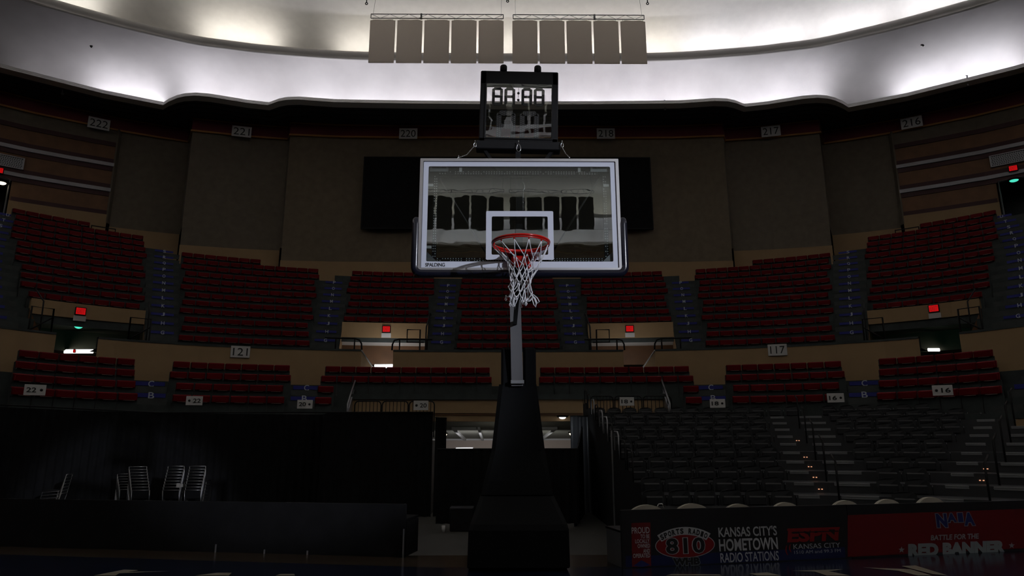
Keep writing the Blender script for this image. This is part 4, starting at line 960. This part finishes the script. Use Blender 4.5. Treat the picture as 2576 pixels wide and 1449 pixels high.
tpoly(MB(), [(1990, 1338.5), (2108, 1334.5), (2108, 1337), (1990, 1341)], BLKPAN, dep=.008).obj('logo_gap_print', None, tbl, M=TF)
tprint('print_lettering', 'KANSAS CITY', 2054, 1373, 118, 12.5, GREYTXT, tbl, TF); tprint('print_lettering', '1510 AM and 99.3 FM', 2055.5, 1387, 117, 8, GREYTXT, tbl, TF)
tprint('print_lettering', '(', 1978, 1384, 6, 24, REDLOGO, tbl, TF, bold=.04); tprint('print_lettering', '(', 1987, 1379, 6, 20, REDLOGO, tbl, TF, bold=.04)
U3 = 3.03
tpoly(MB(), [(2132, 1296), (2600, 1279), (2600, 1378), (2132, 1401)], REDPAN, U3, .003).obj('red_banner_print', None, rtb, M=RF)
nb = []
for k_, m_, g in ((0, DIMTXT, 3), (1, NAVYTXT, 0)):
    cx0 = 2400; mbx = MB()
    for b_, cx, w_, top, bot in (('N', 2368, 27, 1292, 1327), ('A', 2393, 24, 1291, 1314), ('I', 2415, 13, 1290, 1313.5), ('A', 2437, 27, 1289, 1322)):
        o_ = tprint('print_lettering', b_, cx, (top+bot)/2, w_+g, bot-top+g, m_, rtb, RF, U3, dep=.006+.001*k_, bold=.10 if k_ == 0 else .05)
tprint('print_lettering', 'BATTLE FOR THE', 2401, 1350.5, 123, 13.5, DIMTXT, rtb, RF, U3, bold=.03, shear=.2)
tprint('print_lettering', 'RED BANNER', 2404, 1380, 246, 33, DIMTXT, rtb, RF, U3, bold=.07, shear=.12)
for cx, cy in ((2267, 1383), (2544, 1372)):
    pts = [(cx+(8.5 if i % 2 == 0 else 3.4)*math.sin(i*PI/5), cy-(8.5 if i % 2 == 0 else 3.4)*math.cos(i*PI/5)) for i in range(10)]
    tpoly(MB(), pts, DIMTXT, U3, .006).obj('star_print', None, rtb, M=RF)
# cream covered chairs behind the tables
for i, (x, y, w_) in enumerate(((1626, 1269.5, 64), (1740, 1266.5, 62), (1856, 1267.5, 52), (1974, 1263.5, 46), (2124, 1258.5, 48), (2230, 1255.5, 48), (2338, 1250, 52))):
    d = ray(x, y); o = T0-tn*.62; k = (o-CAM).dot(tn)/d.dot(tn); p = CAM+d*k; pos = Vector((p.x, p.y, 0)); h_ = p.z
    t = empty('covered_chair', pos, 'cream covered chair peeking over the scorer tables, %s from left' % ORD[i], 'chair', 'cream chairs behind the tables', math.atan2(TU.y, TU.x))
    R_ = w_/1717*p.y*.62+.03
    pts = [(R_*1.25*math.sin(a), h_-R_+R_*math.cos(a)) for a in np.linspace(-1.5, 1.5, 18)]+[(R_*1.1, h_-.34), (-R_*1.1, h_-.34)]
    MB().prism(pts, 'y', -.03, .03, CREAMCH).obj('backrest', None, t)
    MB().box((0, .22, h_-.36), (.38, .4, .05), CREAMCH, bev=.02).obj('seat', None, t)
    for lx in (-.15, .15):
        for ly in (.06, .38): MB().tube([(lx, ly, 0), (lx, ly, h_-.38)], .012, 6, BLACKMET).obj('leg', None, t)
    if i < 2: text('printed_band', 'NAIA', Matrix.Translation((0, -.03, h_-.085)), .20, .05, SIGNK, t, bold=.08)
tag(MB().tube([(0, 0, 0), (0, 0, .60), (.03, 0, .64), (.07, 0, .645), (.10, 0, .60)], .008, 8, CHROME).obj('chrome_hook_stand', None, None, T0+TU*.73-tn*.62), 'small chrome hook-topped stand beside the leftmost cream chair', 'stand')
LU = Vector((.9822, -.1815, 0)); L0 = Vector((-1.416, 9.16, 0))-LU*9.5
t = empty('draped_table', L0+LU*4.7, 'long low table draped in black cloth in front of the chair stacks', 'table'); F = frame(L0-(L0+LU*4.7), LU)
MB().box((4.75, .03, .32), (9.5, .05, .64), CLOTH).obj('cloth_front', None, t, M=F); MB().box((4.75, .33, .44), (9.48, .56, .03), CLOTH).obj('table_top', None, t, M=F)
MB().box((9.48, .3, .21), (.05, .5, .42), CLOTH).obj('cloth_end', None, t, M=F)
for x_, h_ in ((9.49, .34), (6.9, .10), (2.9, .09), (7.6, .05), (8.2, .05)): MB().box((x_, -.01, h_/2), (.018, .01, h_), GREYMET).obj('edge_strip', None, t, M=F)

# ------------------------------------------------------------------ black drapes, tunnel and concourse
def drape(name, pts, z0, z1, lab, amp=.05, fold=.22, kind=None, m_=CLOTH, z1b=None):
    P_ = [np.array(p, float) for p in pts]; L = [0]
    for a, b in zip(P_, P_[1:]): L.append(L[-1]+np.hypot(*(b-a)))
    n = int(L[-1]/.05)+2; rows = [[], []]; rnd = random.Random(len(lab))
    for i in range(n):
        q = L[-1]*i/(n-1); x = np.interp(q, L, [p[0] for p in P_]); y = np.interp(q, L, [p[1] for p in P_]); j = min(len(P_)-2, max(0, int(np.searchsorted(L, q))-1)); dd = (P_[j+1]-P_[j])/max(1e-6, np.hypot(*(P_[j+1]-P_[j])))
        o = amp*math.sin(2*PI*q/fold+math.sin(q*1.7)*1.5)
        zt = z1 if z1b is None else z1+(z1b-z1)*q/L[-1]
        for r_, z in zip(rows, (z0, zt)): r_.append((x-dd[1]*o*(1 if z == z0 else .6), y+dd[0]*o*(1 if z == z0 else .6), z))
    c = rows[0][n//2]; mb = MB().grid([[tuple(np.array(p)-np.array((c[0], c[1], z0))) for p in r_] for r_ in rows], m_, True)
    t = empty(name, (c[0], c[1], z0), lab, 'drape'); mb.obj('cloth', None, t)
    MB().tube([tuple(np.array(rows[1][k])-np.array((c[0], c[1], z0))) for k in (0, n//2, n-1)], .02, 6, BLACKMET).obj('pipe', None, t)
    return t
dl = [tuple(PN(s, -4.25)[0]) for s in np.linspace(-26, -6.6, 20)]+[(-5.3, 20.35), (-2.22, 20.2)]
drape('black_drape', dl, -.6, 2.30, 'long tall black drape closing off the left side of the lower stand')
drape('black_drape', [(-2.15, 20.2), (-2.05, 20.6), (-1.86, 20.6)], -.6, 2.15, 'narrow black drape at the left side of the floor tunnel', .03)
drape('black_drape', [(-1.84, 17.7), (1.72, 17.7)], -.52, 1.27, 'black drape across the floor tunnel behind the hoop base')
drape('black_drape', [(1.86, 21.2), (2.4, 21.2)], -.6, 2.22, 'narrow black drape at the right side of the floor tunnel', .05, .12, m_=mat('satin_black_cloth', (.03, .032, .037), .4))
drape('black_drape', [(1.60, 17.7), (1.95, 19.6), (2.2, 21.0)], -.6, .98, 'low black drape sloping up beside the right tunnel entrance', .03, z1b=1.9)
mb = MB().box((-3.75, 21.45, .45), (2.9, 1.4, 2.1), BLACKMET); tag(mb.obj('riser_platform', None), 'dark riser platform behind the left drape carrying the crowd barriers', 'platform')
cz = lambda y: 2.21-(y-24.2)*.060
mbc = MB(); mbc.add([(-7, 24.15, cz(24.15)), (7, 24.15, cz(24.15)), (7, 34, cz(34)), (-7, 34, cz(34))], [(0, 1, 2, 3)], CONCC); struct(mbc.obj('ceiling_concourse', None))
bmz = MB()
for x, sk in ((-2.15, .12), (-1.15, -.05), (.75, .05), (1.85, -.25)): bmz.add([(x-.05, 27.0, cz(27)), (x+.05, 27.0, cz(27)), (x+.05+sk, 33.6, cz(33.6)), (x-.05+sk, 33.6, cz(33.6)), (x-.05, 27.0, cz(27)-.09), (x+.05, 27, cz(27)-.09), (x+.05+sk, 33.6, cz(33.6)-.10), (x-.05+sk, 33.6, cz(33.6)-.10)], [(0, 4, 5, 1), (4, 7, 6, 5), (0, 3, 7, 4), (1, 5, 6, 2), (3, 2, 6, 7)], BEAMW)
bmz.box((-1.65, 27.2, cz(27.2)-.03), (1.0, .25, .10), BEAMW); bmz.box((1.3, 27.2, cz(27.2)-.03), (1.1, .25, .10), BEAMW); bmz.box((0, 33.6, cz(33.6)-.03), (9, .2, .08), BEAMW)
struct(bmz.obj('ceiling_beams', None))
struct(MB().box((0, 33.9, .5), (14, .1, 2.3), CONCW).obj('wall_concourse', None))
for x in (-6.9, 6.9): struct(MB().box((x, 30.5, 1.0), (.1, 14, 3.2), CONCW).obj('wall_concourse', None))
def tube_lamp(p, d, lab, m_=WHITELIT, grp=None):
    t = empty('ceiling_lamp', p, lab, 'lamp', grp); MB().box((0, 0, 0), d, m_, bev=min(d)*.3).obj('lit_tube', None, t); MB().box((0, 0, d[2]/2+.012), (d[0]*1.04, d[1]*1.2, .02), GREYMET).obj('fitting', None, t)
dome_lamp('ceiling_lamp', at_y(1415, 1052, 23.9), .12, WHITELIT, 'oval white lamp under the beige beam right of the hoop mast', 'ceiling lamp', .5)
dome_lamp('ceiling_lamp', at_y(1121, 1094, 25.5), .05, WARMLIT, 'small warm bulb at the left edge of the tunnel opening', 'ceiling lamp', 1.2)
dome_lamp('ceiling_lamp', at_y(1436, 1092, 25.5), .06, WARMLIT, 'small warm bulb beside the right tunnel curtain', 'ceiling lamp', 1.2)
tube_lamp(at_y(1168, 1129.5, 30), (.75, .1, .09), 'white fluorescent tube just above the tunnel drape, left of the mast')
light('concourse_light', 'AREA', (-1.5, 28.6, .6), (-1.5, 33.9, 1.5), 26, (.95, .93, 1), size=1.2)
light('concourse_light', 'AREA', (1.3, 28.6, .5), (1.3, 33.9, 1.5), 18, (.95, .95, .95), size=1.0)
light('concourse_light', 'AREA', (0, 25.3, .7), (0, 25.6, 2.2), 3.0, (1, .97, .9), size=1.0)  # added light from below to lift the near concourse ceiling
light('tunnel_fill', 'AREA', (-.2, 21.5, 2.1), (0, 21.4, -.6), 1.5, (1, .93, .8), size=.5)  # added area light brightening the floor behind the drape
light('tunnel_fill', 'AREA', (1.45, 20.4, 1.9), (2.15, 21.3, 1.4), 2.5, (.85, .93, 1), size=.15)  # added small light that brightens the narrow right drape
t = empty('equipment_case', (-1.15, 17.0, -.6), 'dark road case on the tunnel floor left of the hoop base', 'case'); MB().box((0, 0, .25), (.55, .4, .5), BLACKMET, bev=.02).obj('body', None, t); MB().box((0, 0, .52), (.56, .41, .05), SOFFIT, bev=.01).obj('lid', None, t)
tag(MB().tube([(0, 0, 0), (0, 0, .15)], [.035, .045], 14, SIGNW).obj('paper_cup', None, None, (-1.56, 16.7, -.6)), 'small white cup on the floor beside the dark case', 'cup')
# glowing boxes stand in for the lit corridor behind the middle wall gaps
for x, y, w_, h_, Y, lab in ((966, 921.5, .86, .16, 30.6, 'white glowing strip standing in for the lit corridor, inner left tunnel gap'), (198, 884, 1.2, .16, P3(-14.3, row_d(3)+2.0, 0).y, 'white glowing strip standing in for the lit corridor, far left tunnel gap'), (2349, 880, .5, .13, P3(14.3, row_d(3)+2.0, 0).y, 'white glowing strip standing in for the lit corridor, far right tunnel gap')):
    tube_lamp(at_y(x, y, Y), (w_, .06, h_), lab)
exit_sign(at_y(187, 883, P3(-14.3, row_d(3)+1.7, 0).y), (1, .35, 0), .10, .14, 'tiny red exit light in front of the far left glowing corridor strip', False)
light('corridor_light', 'AREA', (-5.2, 29.2, 4.9), (-5.2, 30.2, 6.2), 14.0, (1, .97, .95), size=.5)
light('corridor_light', 'AREA', (5.2, 29.2, 4.9), (5.2, 30.2, 6.2), 6.0, (1, .97, .95), size=.5)
light('corridor_light', 'AREA', (-4.9, 27.3, 3.7), (-5.8, 26.4, 4.0), 3, (1, .97, .95), size=.2)
light('corridor_light', 'AREA', (4.9, 27.3, 3.7), (5.8, 26.4, 4.0), 1.2, (1, .97, .95), size=.2)
# sloping cheek walls inside the two inner gaps
for sg in (-1, 1):
    e = sg*5.62; a0 = P3(e, .02, 3.4); 
    mb = MB(); pts = [P3(e, .0, 3.6), P3(e, .0, 4.85), P3(e-sg*.42, 1.6, 4.25), P3(e-sg*.42, 1.6, 3.6)]; mb.add(pts+[p+Vector((sg*.08, 0, 0)) for p in pts], [(0, 1, 2, 3), (7, 6, 5, 4), (1, 5, 6, 2)], BEIGE)
    mb.tube([P3(e, -.02, 4.88), P3(e-sg*.42, 1.6, 4.28)], .035, 6, SIGNW); struct(mb.obj('wall_stair_cheek', None))

# ------------------------------------------------------------------ handrails and crowd barriers
def rail(name, pts, r, lab, posts=(), m_=BLACKMET, grp='handrails', post_h=.5):
    P_ = [Vector(p) for p in pts]; o = P_[0]
    t = empty(name, o, lab, 'handrail', grp); MB().tube([p-o for p in P_], r, 8, m_).obj('rail', None, t)
    for q in posts: q = Vector(q); MB().tube([q-o, q-o-Vector((0, 0, post_h))], r*.9, 6, m_).obj('post', None, t)
for sg, nm in ((-1, 'left'), (1, 'right')):
    z = 5.36
    A = [P3(sg*s, .12, z) for s in (7.0, 6.6, 6.2, 5.9)]+[P3(sg*5.72, .12, z-.06), P3(sg*5.64, .12, z-.2), P3(sg*5.62, .12, 4.93)]
    rail('handrail', A, .032, 'dark curved handrail on the outer side of the inner %s tunnel gap' % nm, [A[1], A[3]], post_h=.42)
    A = [P3(sg*4.48, .12, 4.93), P3(sg*4.47, .12, z-.2), P3(sg*4.4, .12, z-.05), P3(sg*4.2, .12, z), P3(sg*3.6, .12, z), P3(sg*3.15, .12, z), P3(sg*2.95, .12, z)]
    rail('handrail', A, .032, 'dark curved handrail on the post side of the inner %s tunnel gap' % nm, [A[3], A[5]], m_=BLACKMET, post_h=.42)
    o = P3(sg*3.45, .5, 4.55); A = [o, o+Vector((0, 0, 1.25)), P3(sg*3.95, .5, 5.8), P3(sg*3.95, .5, 5.3), P3(sg*3.3, .5, 5.3)]
    rail('handrail', A, .03, 'dark square stair rail right beside the inner %s tunnel gap' % nm)
    A = [P3(sg*3.28, 1.2, 4.6), P3(sg*3.28, 1.6, 6.1), P3(sg*3.24, 3.4, 7.0), P3(sg*3.24, 4.0, 7.05)]
    rail('handrail', A, .03, 'tall sloping stair rail at the inner side of the %s red exit tunnel' % nm)
    for s_, w_ in ((15.5, 'outer'), (12.9, 'inner')):
        dr = .75 if s_ > 14 else .8
        o = P3(sg*s_, 1.2, 4.6); A = [o, P3(sg*s_, 1.3, 5.9), P3(sg*(s_+dr*.75), 1.3, 5.9), P3(sg*(s_+dr*.75), 1.3, 4.7)]
        rail('handrail', A, .03, 'dark stair rail at the %s side of the far %s tunnel' % (w_, nm)); 
        rail('handrail', [P3(sg*s_, 1.3, 5.6), P3(sg*(s_+dr*.8), 1.3, 5.05)], .025, 'sloping brace rail at the %s side of the far %s tunnel' % (w_, nm))
        rail('handrail', [P3(sg*(s_+dr*.06), 2.2, 4.9), P3(sg*(s_+dr*.06), 2.3, 6.3), P3(sg*(s_+dr*.06), 3.4, 6.9)], .025, 'tall sloping rail at the %s side of the far %s tunnel' % (w_, nm))
    A = [P3(sg*13.62, row_d(14)-.3, tread(13)+.1), P3(sg*13.62, row_d(14)-.3, tread(13)+1.0), P3(sg*14.0, row_d(14)-.3, tread(13)+1.0), P3(sg*14.0, row_d(14)-.3, tread(13)+.1)]
    rail('handrail', A, .035, 'dark rectangular rail at the top corner of the %s upper seats' % nm); 
    rail('handrail', [P3(sg*13.62, row_d(14)-.3, tread(13)+.55), P3(sg*14.0, row_d(14)-.3, tread(13)+.55)], .03, 'middle bar of the rectangular rail by the %s upper seats' % nm)
    a_ = P3(sg*5.66, -1.35, 3.5); b_ = P3(sg*5.70, -3.75, 2.25)
    t = empty('stair_side_panel', b_, 'sloping grey glass-like panel and rail on the %s shoulder of the floor tunnel' % nm, 'panel', 'sloping panels beside the tunnel')
    mb = MB(); pts = [a_-b_+Vector((0, 0, -.75)), a_-b_+Vector((0, 0, -.08)), Vector((0, 0, .05)), Vector((0, 0, -.62))]; mb.add(pts+[p+Vector((sg*.05, 0, 0)) for p in pts], [(0, 1, 2, 3), (7, 6, 5, 4), (1, 5, 6, 2), (0, 3, 7, 4)], GREYMET); mb.obj('panel', None, t)
    MB().tube([a_-b_+Vector((0, 0, .25)), Vector((0, 0, .42)), Vector((0, 0, 0))], .03, 8, GREYMET).obj('rail', None, t)
def barrier(c, rz, w_, h_, lab):
    t = empty('crowd_barrier', c, lab, 'barrier', 'crowd barriers', rz); r = .12
    pts = [(-w_/2, 0, 0), (-w_/2, 0, h_-r)]+[(-w_/2+r*(1-math.cos(a)), 0, h_-r+r*math.sin(a)) for a in (.5, 1.05, 1.57)]+[(w_/2-r*(1-math.sin(a)), 0, h_-r+r*math.cos(a)) for a in (0, .5, 1.05)]+[(w_/2, 0, h_-r), (w_/2, 0, 0)]
    MB().tube(pts, .02, 8, BLACKMET).obj('frame', None, t); MB().tube([(-w_/2, 0, .18), (w_/2, 0, .18)], .016, 6, BLACKMET).obj('bottom_bar', None, t)
    mb = MB()
    for i in range(1, 7): x = -w_/2+w_*i/7; mb.tube([(x, 0, .18), (x, 0, h_)], .011, 6, BLACKMET)
    mb.obj('bars', None, t)
    for x in (-w_*.35, w_*.35): MB().box((x, 0, .02), (.04, .5, .03), BLACKMET).obj('foot', None, t)
for i, (x0, x1) in enumerate(((893, 959), (962, 1027), (1030, 1093))):
    a_ = at_y(x0, 1009, 21.3); b_ = at_y(x1, 1009, 21.3); barrier(((a_.x+b_.x)/2, 21.3, 1.6), 0, b_.x-a_.x, a_.z-1.6, 'black crowd barrier left of the hoop mast, %s of three from left' % ORD[i])
mb = MB().box((4.2, 22.95, .75), (3.6, .9, 2.7), BLACKMET); tag(mb.obj('riser_platform', None), 'dark riser platform behind the black bleacher carrying the crowd barriers', 'platform')
for i, (x0, x1) in enumerate(((1486, 1542), (1546, 1614), (1618, 1688))):
    a_ = at_y(x0, 996, 22.9); b_ = at_y(x1, 996, 22.9); barrier(((a_.x+b_.x)/2, 22.9, 2.1), 0, b_.x-a_.x, a_.z-2.1, 'black crowd barrier right of the hoop mast, %s of three from left' % ORD[i])

# ------------------------------------------------------------------ black telescopic bleacher on the right with its seats
AC = np.array((4.5, 8.1)); R0 = 5.6; BRUN = .83; NB = 11
def bpt(r, t, off=0.0):             # r row, t metres along the row front from its left end
    R = R0+BRUN*r+off
    if t <= 2.0: return np.array((2.5+t, AC[1]+R)), np.array((0., 1.))
    th = (t-2.0)/R; return AC+R*np.array((math.sin(th), math.cos(th))), np.array((math.sin(th), math.cos(th)))
def bth(r, deg, off=0.0): return 2.0+(R0+BRUN*r+off)*math.radians(deg)
def bz(r): return .20+.2*r
stand = empty('telescopic_bleacher', (5, 16, -.6), 'black telescopic bleacher with stepped decks curving round the right corner', 'bleacher'); SO = Matrix.Translation((-5, -16, .6))
mb = MB()
for r in range(NB):
    rows = []
    for off, z in ((-.42, (-.6 if r == 0 else bz(r-1))), (-.42, bz(r)), (BRUN-.42+(.6 if r == NB-1 else 0), bz(r))):
        rows.append([tuple(bpt(r, bth(r, dg, off) if dg >= 0 else (dg+2), off)[0])+(z,) for dg in list(np.linspace(-2, 0, 4)[:-1])+list(np.linspace(0, 62, 26))])
    mb.grid(rows, SEATBLK)
mb.obj('decks', None, stand, M=SO)
def pts_band(r, t0, t1, off, z, n=7): return [tuple(bpt(r, t, off)[0])+(z,) for t in np.linspace(t0, t1, n)]
ASP = (18.0, 41.0); HW = .72
for ai, dg in enumerate(ASP):
    st = empty('bleacher_aisle', tuple(bpt(0, bth(0, dg))[0])+(.2,), 'bleacher aisle with pale step edges, %s one' % ('left' if ai == 0 else 'right'), 'aisle steps', 'aisles of the black bleacher'); A0 = Matrix.Translation(-st.location)
    for r in range(1, NB):
        tc = bth(r, dg, -.43)
        for t0, t1 in ((tc-HW, tc-.08-.25), (tc+.06, tc+HW)):
            zz = bz(r); pr_ = [(-.40, zz+.002), (-.435, zz), (-.437, zz-.022), (-.425, zz-.024), (-.425, zz-.038), (-.437, zz-.04), (-.437, zz-.06)]
            MB().grid([pts_band(r, t0, t1, o_, z_) for o_, z_ in pr_], NOSE).obj('step_nosing', None, st, M=A0)
        if r % 2 == 1:
            p, n = bpt(r, tc-.12, -.75); MB().tube([(p[0], p[1], bz(r-1)), (p[0], p[1], bz(r-1)+.85), (p[0]+n[0]*.55, p[1]+n[1]*.55, bz(r-1)+.98)], .02, 7, BLACKMET).obj('centre_rail', None, st, M=A0)
        if (ai == 0 and r in (2, 3, 4, 5, 7)) or (ai == 1 and r in (3, 4)):
            p, n = bpt(r, tc-.22, -.445); m2 = MB()
            for q in (-.03, .03): m2.box((p[0]+q*n[1], p[1]-q*n[0]-.006, bz(r)-.13), (.028, .012, .018), STEPLED)
            m2.obj('step_light', None, st, M=A0)
def mb_bback():
    pts = [(-.19, 0.02), (-.215, .20), (-.20, .27), (-.15, .305), (-.05, .325), (.05, .325), (.15, .305), (.20, .27), (.215, .20), (.19, 0.02)]
    mb = MB(); n = len(pts); rows = [[(x, -.03-.04*(1-(x/.22)**2)+.0, z) for x, z in pts], [(x*.99, .0-.03*(1-(x/.22)**2), z*1.0) for x, z in pts]]
    mb.add(rows[0]+rows[1], [tuple(range(n))[::-1], tuple(range(n, 2*n))]+[(i, (i+1) % n, (i+1) % n+n, i+n) for i in range(n)], SEATBLK); return mb
BSEC = [('left block', lambda r: (0.02, bth(r, 18)-HW-.05)), ('corner block', lambda r: (bth(r, 18)+HW+.05, bth(r, 41)-HW-.05)), ('right block', lambda r: (bth(r, 41)+HW+.05, bth(r, 56)))]
bp = None; cnt = 0
for bl, fn in BSEC:
    for r in range(NB):
        t0, t1 = fn(r)
        if r == NB-1 and bl == 'left block': t1 += 1.1
        n_ = int((t1-t0+.04)/.5)
        for j in range(n_):
            tt = (t1-t0-n_*.5)/2+t0+.5*(j+.5); p, n = bpt(r, tt, .12); x, y, dd = project((p[0], p[1], bz(r)+.2))
            if x > 2600: continue
            lab = 'black stadium chair, %s from left, %s row up in %s of bleacher' % (ORD[j], ORD[r], bl); loc = (p[0], p[1], bz(r)); cnt += 1
            if bp is None:
                bp = empty('stadium_chair', loc, lab, 'chair', 'black seats of the bleacher', rz_of(n)); bk_ = [mb_bback().obj('backrest', None, bp), MB().box((0, -.085, .12), (.34, .05, .17), SEATBLK, Matrix.Rotation(.15, 3, 'X'), bev=.02).obj('seat_pan', None, bp), MB().box((.245, -.04, .12), (.012, .06, .20), BLACKMET, bev=.004).box((.245, -.075, .19), (.012, .01, .035), GREYMET).obj('bracket', None, bp)]
            else:
                c = bp.copy(); col.objects.link(c); c.location = loc; c.rotation_euler = (0, 0, rz_of(n)); c['label'] = lab
                for g_ in bk_: g2 = g_.copy(); col.objects.link(g2); g2.parent = c
# end rails and black skirt on the left side of the bleacher
sk = [(2.42, 13.2, -.6), (2.42, 22.6, -.6), (2.42, 22.6, 2.9)]
for r in range(NB-1, -1, -1): y_ = 13.7+BRUN*r-.42; sk += [(2.42, y_+BRUN, bz(r)+.45), (2.42, y_, bz(r)+.45)]
MB().add([Vector(p)-Vector((5, 16, -.6)) for p in sk], [tuple(range(len(sk)))], CLOTH).obj('side_skirt', None, stand)
for r in range(1, NB):
    y_ = 13.7+BRUN*r-.3; MB().tube([(2.45, y_, bz(r)), (2.45, y_, bz(r)+.78), (2.45, y_+.1, bz(r)+.86), (2.45, y_+.55, bz(r)+.88), (2.45, y_+.6, bz(r)+.8), (2.45, y_+.6, bz(r))], .018, 7, GREYMET if r in (3, 5, 6, 8) else BLACKMET).obj('end_rail', None, stand, M=SO)
MB().box((2.36, 16.3, .55), (.03, .03, 2.3), GREYMET).obj('corner_trim', None, stand, M=SO)

# ------------------------------------------------------------------ stacks of chrome framed chairs on the left
def chair_parts(par):
    mb = MB()
    for sx in (-.21, .21):
        mb.tube([(sx, .20, .0), (sx, .17, .42), (sx, -.19, .44), (sx, -.22, .46), (sx, -.30, .83)], .011, 7, CHAIRMET); mb.tube([(sx, -.20, 0), (sx, -.17, .43)], .011, 7, CHAIRMET)
    mb.tube([(-.21, -.30, .83), (.21, -.30, .83)], .011, 7, CHAIRMET)
    return [mb.obj('frame', None, par), MB().box((0, -.268, .71), (.39, .012, .20), CLOTH, Matrix.Rotation(.21, 3, 'X'), bev=.01).obj('backrest', None, par), MB().box((0, 0, .45), (.40, .38, .03), CLOTH, bev=.012).obj('seat', None, par)]
stk = [((-11.25, 17.5), math.radians(104), 7, .075, 'in the leftmost stack seen sideways', (0.0, .035)), ((-10.45, 19.3), math.radians(24), 7, .066, 'in the narrow stack second from left', (.03, .03)), ((-9.98, 19.0), math.radians(16), 9, .074, 'in the tilted middle stack', (.028, .035)),
       ((-8.9, 19.0), math.radians(3), 9, .075, 'in the stack with two paper tags', (0, .03)), ((-8.32, 19.0), math.radians(1), 9, .075, 'in the rightmost stack', (0, .03))]
ch0 = None
for (x, y), rz, n_, dz, lab, (sx, sy) in stk:
    for k in range(n_):
        hgt = -.6+k*dz; dx = (n_-1-k)*sx; l_ = 'chrome framed black chair %s, %s from bottom' % (lab, ORD[k])
        loc = (x+dx, y+(k)*.02, hgt)
        if ch0 is None: ch0 = empty('stacking_chair', loc, l_, 'chair', 'stacked chrome chairs', rz); cpz = chair_parts(ch0)
        else:
            c = ch0.copy(); col.objects.link(c); c.location = loc; c.rotation_euler = (0, 0, rz); c['label'] = l_
            for g_ in cpz: g2 = g_.copy(); col.objects.link(g2); g2.parent = c
for x_, lab in ((448, 'left one of two white paper tags on the chair stack'), (457, 'right one of two white paper tags on the chair stack')):
    p = at_y(x_, 1221, 18.62); tag(MB().box((0, 0, 0), (.09 if x_ < 450 else .07, .004, .11 if x_ < 450 else .08), SIGNW).obj('paper_tag', None, None, p), lab, 'tag', 'white tags on the chair stack')
